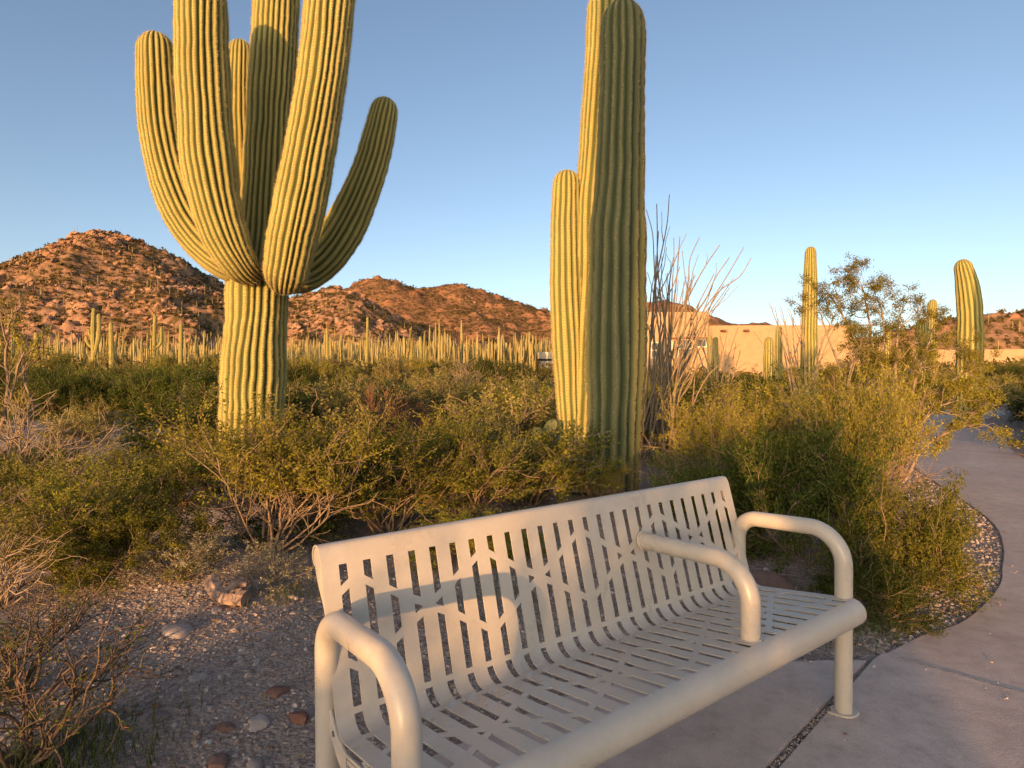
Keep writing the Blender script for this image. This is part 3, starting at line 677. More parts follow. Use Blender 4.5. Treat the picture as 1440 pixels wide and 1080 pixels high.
    col([(133, 560), (132, 500), (131, 465), (132, 433)], (3.2, 3.4, 3.2, 2.4), 48, 'armed saguaro standing left of the massive one, in front of the boulder hill', 12, extra=[([(131, 490), (124, 484), (121, 472)], (1.6, 2, 1.8), 0), ([(133, 500), (139, 470), (139, 441)], (2.4, 3, 2.4), -.3), ([(131, 485), (126, 470), (125, 462)], (1.6, 1.8, 1.6), .2)])
    col([(158, 560), (157, 500), (156, 453)], (3.4, 3.8, 2.6), 46, 'plain single saguaro next to the armed one before the boulder hill', 12)
    col([(254, 560), (254, 500), (255, 455)], (2.8, 2.9, 2.2), 50, 'tall thin saguaro left of the massive trunk, before the shaded slope', 12)
    col([(216, 540), (217, 480), (218, 443)], (2.5, 2.6, 2.2), 55, 'saguaro with a low side arm between hill and massive saguaro', 12, extra=[([(218, 490), (226, 482), (227, 460)], (1.6, 2.2, 2), 0)])
    col([(50, 560), (51, 500), (51, 467)], (3, 3.2, 2.6), 52, 'saguaro at far left below the boulder hill', 12)
    col([(515, 540), (516, 490), (517, 446)], (2, 2.2, 1.6), 62, 'tallest thin saguaro of the plain, below the saddle of the range', 10)
    col([(743, 545), (744, 500), (745, 467)], (2.0, 2.3, 1.5), 60, 'thin saguaro just left of the cream hut', 10)
    col([(460, 545), (460, 500), (460, 461)], (2, 2.2, 1.8), 60, 'saguaro on the plain right of the massive trunk', 10)
    col([(595, 560), (593, 515), (591, 473)], (2.6, 2.6, 2), 55, 'grey saguaro beside a tangle of bare branches on the plain', 10)
    # unseen saguaro added behind and left of the viewer to shadow the front column
    pt = lambda c, z: np.array([c * .934 - 5 * .358, -c * .358 - 5 * .934, z])
    saguaro('saguaro', tuple(pt(-1.34, 0)), [('stem', [pt(-1.37, -.2), pt(-1.36, 1.5), pt(-1.35, 3), pt(-1.31, 4.4), pt(-1.29, 5.4), pt(-1.28, 6.6)], [.22, .24, .25, .28, .29, .28], 18, {})], 'unseen tall saguaro added behind the viewer to shade the column', spn=False, per=5, step=.1)
    # another unseen one added past the right edge to shade half the bowed saguaro
    pt = lambda c, z: np.array([c * .934 + 11.5 * .358, -c * .358 + 11.5 * .934, z])
    saguaro('saguaro', tuple(pt(5.33, 0)), [('stem', [pt(5.36, -.2), pt(5.37, 1.5), pt(5.36, 3), pt(5.33, 4.4)], [.22, .24, .24, .2], 16, {})], 'unseen saguaro added outside the right edge to shade the bowed one', spn=False, per=5, step=.1)
hero_saguaros()

def far_saguaros():
    rnd = random.Random(11); tmpl = []
    def lite(pts, rad, n=9, rings=9):
        P = crom(pts, rings); r = np.interp(np.linspace(0, len(pts) - 1, rings), np.arange(len(pts)), rad); r[-1] *= .35
        V, F = tube(P, r, n * 2)
        rr = np.tile(np.where(np.arange(n * 2) % 2 == 0, 1., .86), rings); ctr = np.repeat(P, n * 2, axis=0); V = ctr + (V - ctr) * rr[:, None]
        cap = np.array([[(rings - 1) * n * 2 + q, (rings - 1) * n * 2 + (q + 1) % (n * 2), rings * n * 2] for q in range(n * 2)])
        return np.vstack([V, P[-1] + [0, 0, r[-1] * .6]]), F, cap, np.concatenate([np.tile(np.where(np.arange(n * 2) % 2 == 0, 1., 0.), rings), [1.]])
    for v in range(7):
        b = B(); cr = []
        h = 1.0; V, F, cap, c = lite([(0, 0, -.1), (.01, 0, .3), (rnd.uniform(-.02, .02), 0, .6), (rnd.uniform(-.03, .03), 0, 1.)], [.038, .042, .045, .036]); b.add(V, F, cap); cr.append(c)
        for a in range([0, 0, 0, 1, 2, 3, 0][v]):
            th = rnd.uniform(0, 6.28); z0 = rnd.uniform(.3, .5); l = rnd.uniform(.2, .42); d = np.array([math.cos(th), math.sin(th), 0])
            V, F, cap, c = lite([np.array([0, 0, z0]), d * .09 + [0, 0, z0 + .01], d * .13 + [0, 0, z0 + .1], d * .13 + [0, 0, z0 + .1 + l]], [.026, .03, .032, .026]); b.add(V, F, cap); cr.append(c)
        tmpl.append((b.get(), np.concatenate(cr)))
    hx = {}
    def hill_z(x, y):
        z = float(terr(x, y))
        for g in ('a', 'b'):
            gx, gy, H = HILL[g]
            i = int((x - gx[0]) / (gx[1] - gx[0])); j = int((y - gy[0]) / (gy[1] - gy[0]))
            if 0 <= i < len(gx) and 0 <= j < len(gy): z = max(z, float(H[j, i]))
        return z
    spots = []
    n = 0
    while n < 8000:                       # the plain between scrub and mountains
        y = 58 + 330 * rnd.random() ** 1.25; x = rnd.uniform(-.93, .16) * y
        if rnd.random() > .35 + .65 * sst(-.6, -.2, x / y): continue
        if fbm(x / 22., y / 30., 2) < rnd.uniform(-.7, .35) or (.04 < x / y < .092 and y < 67): continue
        z = hill_z(x, y)
        if z > terr(x, y) + 12: continue
        spots.append((x, y, z, (1.5 + 2.8 * rnd.random() ** 1.5) * (1.35 if rnd.random() < .04 else 1))); n += 1
    for k in range(900):                  # the slopes
        g = 'a' if k < 650 else 'c'; gx, gy, H = HILL[g]; j = rnd.randrange(0, int(len(gy) * .75)); i = rnd.randrange(0, len(gx)); z = float(H[j, i])
        x, y = float(gx[i]), float(gy[j])
        if z < float(terr(x, y)) + 1: continue
        spots.append((x, y, z - .3, rnd.uniform(2.2, 4.8)))
    spots.sort(key=lambda s: -s[3] / math.hypot(s[0], s[1]))
    protos = []
    for (V, F), c in tmpl: protos.append((V, F, c))
    objs = [None] * 7
    for i, (x, y, z, h) in enumerate(spots[:285]):
        v = rnd.randrange(7)
        if objs[v] is None:
            (V, F, c) = protos[v]; o = mk('saguaro', V, F, MT['farsag'], attr={'crest': c}); objs[v] = o
        else: o = objs[v].copy(); COL.objects.link(o)
        o.location = (x, y, z); o.scale = (h * .52, h * .52, h); o.rotation_euler = (rnd.uniform(-.04, .04), rnd.uniform(-.04, .04), rnd.uniform(0, 6.28))
        tag(o, 'distant columnar saguaro of the cactus forest on the plain below the mountains', 'cactus', 'saguaros of the distant cactus forest')
    b = B(); cr = []
    for x, y, z, h in spots[285:]:
        V, F, c = protos[rnd.randrange(7)]; a = rnd.uniform(0, 6.28); ca, sa = math.cos(a), math.sin(a)
        Q = np.stack([V[:, 0] * ca - V[:, 1] * sa, V[:, 0] * sa + V[:, 1] * ca, V[:, 2]], 1) * [h * .52, h * .52, h] + [x, y, z]
        b.add(Q, *F); cr.append(c)
    V, F = b.get(); o = mk('saguaro_forest', V, F, MT['farsag'], attr={'crest': np.concatenate(cr)}); tag(o, 'cactus forest thinning up the mountain slopes', 'cactus forest', kind='stuff')
far_saguaros()
#@VEG
# ------------------------------------------------------------------ shrubs and trees
def grow(rs, stems, lev, kids, seg=5, wig=.16, trop=.10, shrink=(.5, .75), ang=(.45, .95)):
    """stems: list of (pos, dir, length, radius); returns polylines (P, r, level)"""
    out = []; todo = [(np.array(p, float), np.array(d, float), l, r, lev) for p, d, l, r in stems]
    while todo:
        p, d, l, r, lv = todo.pop(); P = [p]; d = d / np.linalg.norm(d); q = d
        for i in range(seg):
            q = q + rs.normal(size=3) * wig + [0, 0, trop]; q /= np.linalg.norm(q); P.append(P[-1] + q * l / seg)
        P = np.array(P); out.append((P, np.linspace(r, r * .45, seg + 1), lv))
        if lv > 0:
            for c in range(kids[lev - lv] if isinstance(kids, (list, tuple)) else kids):
                t = rs.uniform(.3, 1.) * seg; i = min(int(t), seg - 1); f = t - i; b = P[i] * (1 - f) + P[i + 1] * f; t0 = P[i + 1] - P[i]; t0 /= np.linalg.norm(t0)
                s = rs.normal(size=3); s -= t0 * s.dot(t0); s /= np.linalg.norm(s); a = rs.uniform(*ang)
                todo.append((b, t0 * math.cos(a) + s * math.sin(a), l * rs.uniform(*shrink), r * .55, lv - 1))
    return out
def wood_mesh(polys, sides=(5, 4, 3, 3), rmin=.0016):
    b = B(); top = max(l for _, _, l in polys)
    for P, r, l in polys:
        V, F = tube(P, np.maximum(r, rmin), sides[min(top - l, len(sides) - 1)]); b.add(V, F)
    return b.get()
def leaf_mesh(rs, polys, per, size, spread, t0=.15, lv=(0,), asp=.5, clump=3, upb=.3, zmin=None):
    tw = [P for P, r, l in polys if l in lv]; C = []; 
    for P in tw:
        n = max(1, rs.poisson(per)); t = rs.uniform(t0, 1, n) * (len(P) - 1); i = np.minimum(t.astype(int), len(P) - 2); f = (t - i)[:, None]
        C.append(P[i] * (1 - f) + P[i + 1] * f)
    C = np.concatenate(C); tint = rs.beta(2, 2, len(C)); tint = np.repeat(tint, clump); C = np.repeat(C, clump, axis=0) + rs.normal(size=(len(C) * clump, 3)) * spread
    if zmin is not None: k = C[:, 2] > zmin; C = C[k]; tint = tint[k]
    n = len(C); a = rs.normal(size=(n, 3)) + [0, 0, upb]; a /= np.linalg.norm(a, axis=1)[:, None]; b = np.cross(a, rs.normal(size=(n, 3))); b /= np.linalg.norm(b, axis=1)[:, None]
    s = size * rs.uniform(.6, 1.3, (n, 1)); a = a * s; b = b * s * asp
    V = np.stack([C - a * .6, C + b * .5, C + a * .6, C - b * .5], 1).reshape(-1, 3); F = np.arange(n * 4).reshape(-1, 4)
    return V, F, np.repeat(np.clip(tint + rs.normal(size=n) * .08, 0, 1), 4)
def fan(rs, n, h, lo, hi, r, base=.08):
    out = []
    for i in range(n):
        th = rs.uniform(0, 6.283); a = rs.uniform(lo, hi); out.append(((math.cos(th) * base * rs.rand(), math.sin(th) * base * rs.rand(), -.04), (math.cos(th) * math.sin(a), math.sin(th) * math.sin(a), math.cos(a)), h * rs.uniform(.7, 1.1), r * rs.uniform(.6, 1.2)))
    return out
PROTO = {}
def proto(key, name, label, wood, leaf, cat='bush', group=None, bark='bark', leafm='creo'):
    root = empty(name, (0, 0, -50), label=label, cat=cat, group=group)
    mk('stems' if cat != 'tree' else 'trunk', *wood, MT[bark], root)
    if leaf: V, F, t = leaf; mk('foliage' if cat != 'tree' else 'crown', V, F, MT[leafm], root, smooth=False, attr={'tint': t})
    PROTO[key] = [root, False]; return root
def plant(key, x, y, h=1., w=None, rz=None, label=None, group=None, rnd=random.Random(3), dz=0):
    p = PROTO[key]; w = w or h; rz = rnd.uniform(0, 6.28) if rz is None else rz; loc = (x, y, float(terr_g(x, y)) + dz)
    if not p[1]:
        p[1] = True; o = p[0]; o.location = loc; o.rotation_euler = (0, 0, rz); o.scale = (w, w, h)
        if label: o['label'] = label
    else: o = dup(p[0], loc, rz, (w, w, h), label)
    if group: o['group'] = group
    elif 'group' in o and label: del o['group']
    return o
def make_protos():
    # creosote: many thin stems fanning from the ground, tiny leaves on the upper twigs (unit: 1 m tall)
    for k in range(3):
        rs = np.random.RandomState(20 + k); pl = grow(rs, fan(rs, 20, .62, .12, 1.0, .009), 2, (5, 5), wig=.17, trop=.08)
        proto('creo%d' % k, 'creosote_bush', 'creosote bush', wood_mesh(pl), leaf_mesh(rs, [q for q in pl if q[2] or rs.rand() < .8], 20, .0165, .018, lv=(0,), zmin=(.40 if k == 1 else .2), asp=.6), leafm='creo' if k != 1 else 'creo_y')
    for k in range(3):                     # the same kind for the field: coarser leaves
        rs = np.random.RandomState(40 + k); pl = grow(rs, fan(rs, 15, .60, .1, 1.15, .012), 2, (4, 4), wig=.2, trop=.06)
        proto('field%d' % k, 'creosote_bush', 'creosote bush', wood_mesh(pl, (4, 3, 3), .004), leaf_mesh(rs, [q for q in pl if rs.rand() < .8], 17, .028, .028, lv=(0,), zmin=.1, asp=.6), leafm=('creo', 'creo_y', 'olive')[k])
    for k in range(2):                     # dense dark green shrub
        rs = np.random.RandomState(60 + k); pl = grow(rs, fan(rs, 22, .60, .05, 1.3, .008, .14), 2, (5, 4), wig=.18, trop=.05)
        proto('dense%d' % k, 'shrub', 'dense shrub', wood_mesh(pl), leaf_mesh(rs, pl, 34, .018, .024, lv=(0,), zmin=.01, asp=.6), leafm='dark' if k == 0 else 'creo')
    rs = np.random.RandomState(70); pl = grow(rs, fan(rs, 18, .55, .2, 1.2, .006), 2, (4, 3), wig=.16, trop=.03)
    proto('grey', 'brittlebush', 'grey bush', wood_mesh(pl), leaf_mesh(rs, pl, 5, .035, .02, lv=(0,), asp=.45, clump=2), leafm='grey', bark='twig_pale')
    rs = np.random.RandomState(71); pl = grow(rs, fan(rs, 30, .58, .1, 1.1, .006), 3, (5, 4, 3), wig=.2, trop=.05)
    proto('dryred', 'dry_bush', 'dry bush', wood_mesh(pl, (3, 3, 3, 3), .0035), None, bark='twig_red')
    rs = np.random.RandomState(72); pl = grow(rs, fan(rs, 16, .62, .15, 1.15, .010), 2, (5, 4), wig=.24, trop=.02)
    proto('bare', 'dead_shrub', 'bare shrub', wood_mesh(pl, (5, 4, 3), .002), None, bark='twig_pale')
    rs = np.random.RandomState(73); pl = grow(rs, fan(rs, 13, .66, .1, .95, .013), 2, (4, 3), wig=.24, trop=.04)
    proto('twiggy', 'twiggy_shrub', 'twiggy shrub', wood_mesh(pl, (5, 4, 3), .002), leaf_mesh(rs, pl, 2.2, .022, .014, lv=(0,), zmin=.25), leafm='dark', bark='dark_bark')
    # open tree: few crooked limbs, foliage in separate tufts near the twig ends
    for k in (1,):
        rs = np.random.RandomState(80 + k); st = [((.03 * math.cos(a), .03 * math.sin(a), -.05), (math.cos(a) * .55, math.sin(a) * .55, 1), .62 * rs.uniform(.85, 1.1), .020) for a in (.3, 1.7, 3.0, 4.4, 5.4)]
        pl = grow(rs, st, 3, (3, 4, 4), seg=6, wig=.24, trop=.10, ang=(.4, .9), shrink=(.42, .62))
        tips = [q for q in pl if q[2] == 0 and rs.rand() < .72]
        proto('open%d' % k, 'mesquite_tree', 'open tree', wood_mesh(pl, (7, 5, 4, 3), .0016), leaf_mesh(rs, tips, 20, .0135, .015, lv=(0,), t0=.3, asp=.5), cat='tree', leafm='olive' if k == 0 else 'creo_y')
make_protos()

def nearby_plants():
    P = plant
    P('creo1', -1.80, 4.42, 1.12, 1.28, 1.0, 'sunlit creosote bush with bare lower stems in front of the massive saguaro')
    P('creo0', -1.05, 5.15, .98, 1.35, 2.1, 'creosote bush right of the massive saguaro, behind the left end of the bench')
    P('creo2', -.45, 5.6, 1.0, 1.2, .4, 'creosote bush between the bench and the saguaro pair')
    P('dense1', -.38, 4.5, .36, .8, .2, 'low green shrub right behind the middle of the bench back')
    P('creo1', 1.02, 6.15, .50, .30, 2.9, 'little sprig of yellow leaves growing against the saguaro pair')
    P('grey', -2.02, 3.72, .36, .50, 0, 'silvery brittlebush catching the sun beside the broken log')
    P('grey', -1.45, 3.74, .32, .46, 2, 'shaded grey brittlebush behind the left end of the bench')
    P('dryred', -2.25, 9.0, 1.25, 1.0, 1, 'reddish brown leafless bush right of the massive saguaro trunk')
    P('bare', 1.62, 6.3, .62, 1.0, 2, 'dark leafless shrub on the ground right of the saguaro pair')
    P('bare', 2.25, 7.6, .8, .9, 4, 'bare twiggy shrub below the ocotillo')
    P('creo1', 2.25, 6.25, 1.22, 1.15, 3.2, 'sunlit yellow green bush left of the wispy tree')
    P('creo2', 3.0, 7.4, 1.25, 1.4, .9, 'yellow green bush behind the big dark shrub')
    P('creo1', 3.45, 5.75, 1.35, .85, 5.0, 'golden bush at the foot of the wispy tree')
    P('dense0', 2.05, 4.25, 1.22, .85, .5, 'big dark green shrub beyond the right end of the bench')
    P('dense0', 1.62, 4.85, .80, .85, 2.5, 'lower dark shrub behind the right armrest')
    P('dense1', 2.30, 3.62, .76, .62, 1.2, 'dense rounded shrub at the bend of the path, sunlit on its right side')
    P('dense0', 1.92, 3.32, .42, .45, 3.0, 'dark green undergrowth shrub behind the front corner of the bench')
    P('creo1', 2.72, 5.1, 1.30, .75, .3, 'bright yellow sunlit bush beside the path, behind the rounded shrub')
    P('creo0', 3.55, 6.5, 1.2, .85, 1.3, 'leafy bush close to the edge of the path, under the spreading tree')
    P('creo0', -2.75, 3.85, .80, 1.0, 2.6, 'leafy bush at the left edge with pale dead branches')
    P('dense1', -2.42, 3.95, .52, .75, 5.1, 'low bright green shrub at the left beside the patch of bare soil')
    P('creo2', -4.1, 5.2, .68, 1.2, 2.2, 'bush at far left behind the one with dead branches')
    P('bare', -2.95, 3.5, .85, .7, 1.0, 'pale dead branches sticking out of the bush at the left edge')
    P('creo1', -3.4, 6.3, .74, 1.1, 4.4, 'sunlit bush left of the massive saguaro base')
    P('twiggy', -1.62, 1.98, .60, .62, .6, 'dark twiggy shrub in the bottom left corner')
    P('twiggy', -1.98, 2.45, .52, .6, 3.6, 'second twiggy shrub at the left edge, behind the corner one')
    P('bare', -5.6, 6.9, 1.45, 1.3, 1.7, 'leafless grey shrub at the left edge in front of the road')
    P('open1', -7.0, 7.9, 2.45, 1.9, 1.2, 'leafy tree cut off by the left edge of the picture')
    P('bare', -2.0, 24., 2.6, 2.2, 1.2, 'tangle of pale bare branches out on the plain')
    # unseen shrubs added behind and beside the viewer to throw dappled shade over the bench
    for c, sback, h, w, key, lab in ((-.44, 4.6, 1.95, .46, 'dense1', 'unseen narrow upright shrub added behind the viewer for shade'), (-.06, 5.0, 1.72, .55, 'dense1', 'unseen leafy shrub added behind the viewer for shade, in the middle of its row'), (.38, 4.4, 1.75, .5, 'dense1', 'unseen tall leafy shrub added behind the viewer for shade, near the path'),
            (.36, 6.2, 2.4, .36, 'dense0', 'unseen tall dark shrub added behind the viewer for shade'), (-.96, 4.0, 1.22, .8, 'creo2', 'unseen low creosote bush added behind the viewer for shade, beside the narrow one'), (-1.5, 4.2, .72, 1.0, 'creo0', 'unseen low bush added behind the viewer for shade, nearest the tall saguaro'), (-2.2, 4.8, .64, 1.2, 'creo2', 'unseen low wide bush added behind the viewer to the left for shade')):
        P(key, c * .934 - sback * .358, -c * .358 - sback * .934, h, w, None, lab)
nearby_plants()
def limb_tree(base_px, D, limbs, label, seed, leafm, kids, per, size, l0, name='mesquite_tree'):
    rs = np.random.RandomState(seed); p0 = at(*base_px, D); z = float(terr_g(p0.x, p0.y)); o = np.array([p0.x, p0.y, z]); root = empty(name, tuple(o), label=label, cat='tree'); pl = []; tips = []
    for L in limbs:
        P = crom([np.array(at(x, y, D + dd)) - o for x, y, dd in L], 16); P = P + np.cumsum(rs.normal(size=P.shape) * .006, axis=0); r = np.linspace(.021, .005, 16); pl.append((P, r, 3))
        for k in range(kids):
            i = rs.randint(5, 15); d = P[i] - P[i - 1]; d /= np.linalg.norm(d); d = d + rs.normal(size=3) * .75; d[2] += .1
            g = grow(rs, [(P[i], d, l0 * rs.uniform(.6, 1.2), r[i] * .6)], 2, (3, 4), seg=5, wig=.25, trop=.04, shrink=(.42, .65)); pl += g; tips += [q for q in g if q[2] == 0 and rs.rand() < .8]
    mk('trunk', *wood_mesh(pl, (8, 5, 4, 3), .0022), MT['twig_pale'], root); V, F, t = leaf_mesh(rs, tips, per, size, size * 1.25, lv=(0,), t0=.2, asp=.5); mk('crown', V, F, MT[leafm], root, smooth=False, attr={'tint': t})
limb_tree((1240, 690), 6.9, [[(1240, 700, 0), (1232, 600, 0), (1218, 520, .1), (1194, 460, .1), (1175, 425, 0), (1160, 408, -.1)], [(1243, 700, 0), (1246, 600, .1), (1228, 520, .2), (1222, 460, .1), (1214, 425, .1), (1207, 398, .1)], [(1245, 700, 0), (1258, 590, -.1), (1258, 510, -.2), (1264, 460, -.2), (1270, 428, -.1)],
    [(1242, 700, 0), (1225, 600, -.2), (1238, 530, -.3), (1244, 460, -.3), (1236, 415, -.3)], [(1243, 700, 0), (1268, 600, .2), (1286, 530, .2), (1304, 480, .2), (1312, 455, .2)], [(1241, 700, 0), (1212, 600, .1), (1182, 530, .1), (1160, 470, 0), (1150, 440, 0)], [(1240, 700, 0), (1200, 600, -.2), (1188, 540, -.3), (1200, 490, -.3)]], 'wispy open tree with thin pale limbs standing before the stucco wing', 5, 'creo_y', 10, 20, .017, .37)
limb_tree((1262, 680), 7.3, [[(1262, 690, 0), (1285, 600, 0), (1320, 550, 0), (1352, 528, 0), (1372, 520, 0)], [(1264, 690, 0), (1300, 630, -.2), (1345, 604, -.3), (1382, 600, -.3)], [(1262, 690, 0), (1290, 580, .2), (1308, 540, .3), (1320, 510, .3)], [(1262, 690, 0), (1275, 620, -.3), (1310, 575, -.4), (1350, 560, -.4)], [(1262, 690, 0), (1265, 590, .2), (1280, 530, .2), (1290, 500, .2)]],
    'low spreading tree reaching its yellow branches over the path', 9, 'creo_y', 9, 22, .02, .34)

def field():
    rnd = random.Random(8); spots = []
    near = [(-3.14, 7.5, .75), (1.2, 6.8, .9), (1.6, 6.9, .7), (1.7, 8.6, .8), (.36, 6.9, .5), (3.85, 7.1, .6)]
    tries = 0
    while tries < 9000 and len(spots) < 235:
        tries += 1; y = 5.6 + 44 * rnd.random() ** 1.7; x = rnd.uniform(-.95, .95) * (y + 1.0)
        if bool(paved(np.array([x]), np.array([y]), .65)[0]): continue
        if any(math.hypot(x - a, y - b) < c for a, b, c in near): continue
        if .03 < x / y < .1 and y > 24: continue
        if x < -.55 * y and 7.5 < y < 17.8 and rnd.random() < .93: continue
        if .2 < x < 3.2 and y < 9.2 or (x > 3 and x > .36 * y and y < 15 and x < .9 * y) or (-1.2 < x < .6 and y < 6.2): continue
        d = .85 + .06 * y
        if any((x - a) ** 2 + (y - b) ** 2 < d * d for a, b, *_ in spots): continue
        spots.append((x, y))
    L = {'field0': 'olive green creosote bush in the scrub between the bench and the distant plain', 'field1': 'yellow green creosote bush in the scrub between the bench and the distant plain',
         'field2': 'dusty pale bush in the scrub between the bench and the distant plain', 'dense0': 'dark green shrub in the scrub between the bench and the distant plain', 'dryred': 'brown leafless bush in the scrub between the bench and the distant plain'}
    for x, y in spots:
        k = rnd.choices(list(L), (5, 4, 3, 1.8, .25))[0]; h = rnd.uniform(.6, 1.25) * (1 + .012 * y) * (.85 if y < 9 else 1.05)
        if x < -.45 * y and y < 19: h *= .62
        plant(k, x, y, h, h * rnd.uniform(1.05, 1.6), None, L[k], {'field0': 'olive creosote bushes of the scrub', 'field1': 'yellow green creosote bushes of the scrub', 'field2': 'dusty bushes of the scrub', 'dense0': 'dark shrubs of the scrub', 'dryred': 'brown bushes of the scrub'}[k])
    for i in range(26):                    # taller bushes where the scrub meets the cactus forest
        y = rnd.uniform(38, 60); x = rnd.uniform(-.88, .02) * y
        plant(rnd.choice(('field0', 'field2', 'field1', 'dense0')), x, y, rnd.uniform(1.7, 2.9), rnd.uniform(1.7, 2.8), None, 'tall bush at the edge of the distant cactus forest', 'tall bushes at the edge of the cactus forest')
    for i in range(15):                    # dark row beyond the road on the left
        x = -19.5 + i * .95 + rnd.uniform(-.3, .3); y = 20.4 + rnd.uniform(-.5, 1.8)
        plant('dense0', x, y, rnd.uniform(1.6, 2.35), rnd.uniform(1.5, 2.1), None, 'tall dark shrub in the row beyond the road at left', 'dark shrubs beyond the road')
    for i in range(9):                     # right of the path
        x = 8.9 + i * .85 + rnd.uniform(-.3, .3); y = 9.4 + i * .9 + rnd.uniform(-.3, .6)
        plant('dense0' if i % 3 else 'field0', x, y, rnd.uniform(1.1, 1.7), rnd.uniform(1.1, 1.6), None, 'leafy shrub along the far side of the curving path', 'shrubs on the far side of the path')
field()
def far_scrub():
    MT['plain'] = m_leaf('plain_scrub', (.14, .11, .032), (.25, .195, .06), .3, (.36, .285, .10))
    rs = np.random.RandomState(4); b = B(); tint = []
    n = 5200; y = 44 + 330 * rs.rand(n) ** 1.6; x = rs.uniform(-.98, .98, n) * y; z = terr(x, y); h = rs.uniform(.6, 1.7, n); m = 60
    C = rs.normal(size=(n, m, 3)); C /= np.linalg.norm(C, axis=2)[..., None]; C *= rs.rand(n, m, 1) ** .4; C[..., 2] = np.abs(C[..., 2]) * .9 + .05
    C = C * (h[:, None, None] * np.array([.85, .85, 1.])) + np.stack([x, y, z], 1)[:, None]; C = C.reshape(-1, 3); N = len(C)
    a = rs.normal(size=(N, 3)); a /= np.linalg.norm(a, axis=1)[:, None]; c = np.cross(a, rs.normal(size=(N, 3))); c /= np.linalg.norm(c, axis=1)[:, None]
    s = np.repeat(h, m)[:, None] * rs.uniform(.07, .16, (N, 1)); V = np.stack([C - a * s, C + c * s * .6, C + a * s, C - c * s * .6], 1).reshape(-1, 3)
    t = np.repeat(np.clip(np.repeat(rs.rand(n), m) + rs.normal(size=N) * .12, 0, 1), 4)
    tag(mk('desert_scrub', V, np.arange(N * 4).reshape(-1, 4), MT['plain'], smooth=False, attr={'tint': t}), 'low bushes carpeting the plain between the distant saguaros', 'scrub', kind='stuff')
far_scrub()
def hill_cover():
    MT['hillscrub'] = m_leaf('hillside_scrub', (.065, .050, .020), (.13, .095, .038), .25, (.20, .145, .06)); rs = np.random.RandomState(14)
    b = B(); tint = []; shp = [stone_shape(rs, ICO1) for _ in range(12)]; XS = []
    for g, q, nb_ in (('a', 15000, 5200), ('c', 4200, 900), ('b', 22000, 500)):
        gx, gy, H = HILL[g]
        i = rs.randint(1, len(gx) - 1, q); j = (rs.rand(q) * len(gy) * .8).astype(int) + 1; z = H[j, i]; ok = z > terr(gx[i], gy[j]) + .5
        XS.append(np.stack([gx[i][ok] + rs.normal(size=ok.sum()) * (.5 if g != 'b' else 2), gy[j][ok], z[ok], np.full(ok.sum(), .82 if g != 'b' else 1.0)], 1))
        i = rs.randint(1, len(gx) - 1, nb_ * 3); j = (rs.rand(nb_ * 3) * len(gy) * .85).astype(int) + 1; z = H[j, i]; cl = fbm(gx[i] / 24., gy[j] / 24. + 5, 4)
        ok = (z > terr(gx[i], gy[j]) + 1.5) & (cl > rs.uniform(-.25, .75, nb_ * 3)); i, j, z, cl = i[ok][:nb_], j[ok][:nb_], z[ok][:nb_], cl[ok][:nb_]
        for x, y, zz, c_ in zip(gx[i], gy[j], z, cl):
            sz = .8 * (.45 + 2.3 * rs.rand() ** 3.4) * (1 + .5 * max(c_, 0)); V, F = shp[rs.randint(12)]; a = rs.uniform(0, 6.28); c, d = math.cos(a), math.sin(a); V = V * [1, 1, rs.uniform(.9, 1.5)]
            b.add(np.stack([V[:, 0] * c - V[:, 1] * d, V[:, 0] * d + V[:, 1] * c, V[:, 2]], 1) * sz + [x, y, zz + sz * .15], F); tint.append(np.full(len(V), np.clip(.5 + .2 * rs.normal(), 0, 1)))
    m, t, bs = mat('hill_boulders', 1, .05); a = nd(t, 'ShaderNodeAttribute', attribute_name='tint'); t.links.new(ramp(t, a.outputs['Fac'], [(0, (.20, .10, .058)), (.5, (.33, .18, .11)), (1, (.45, .28, .19))]).outputs[0], bs.inputs['Base Color'])
    V, F = b.get(); tag(mk('boulder_field', V, F, m, smooth=False, attr={'tint': np.concatenate(tint)}), 'reddish boulders strewn over the rocky hills', 'boulders', kind='stuff')
    P_ = np.concatenate(XS); hs = P_[:, 3]; P_ = P_[:, :3]; n = len(P_); m_ = 14; h = hs * rs.uniform(.5, 1.5, n) * (1 + .6 * (rs.rand(n) < .1)); C = rs.normal(size=(n, m_, 3)); C /= np.linalg.norm(C, axis=2)[..., None]; C[..., 2] = np.abs(C[..., 2]); C = (C * rs.rand(n, m_, 1) ** .4 * h[:, None, None] + P_[:, None]).reshape(-1, 3); N = len(C)
    a = rs.normal(size=(N, 3)); a /= np.linalg.norm(a, axis=1)[:, None]; c = np.cross(a, rs.normal(size=(N, 3))); c /= np.linalg.norm(c, axis=1)[:, None]; s_ = np.repeat(h, m_)[:, None] * rs.uniform(.25, .5, (N, 1))
    V = np.stack([C - a * s_, C + c * s_ * .7, C + a * s_, C - c * s_ * .7], 1).reshape(-1, 3)
    tag(mk('hillside_scrub', V, np.arange(N * 4).reshape(-1, 4), MT['hillscrub'], smooth=False, attr={'tint': np.repeat(np.clip(np.repeat(rs.rand(n), m_) + rs.normal(size=N) * .1, 0, 1), 4)}), 'dark brush dotting the slopes of the rocky hills', 'scrub', kind='stuff')

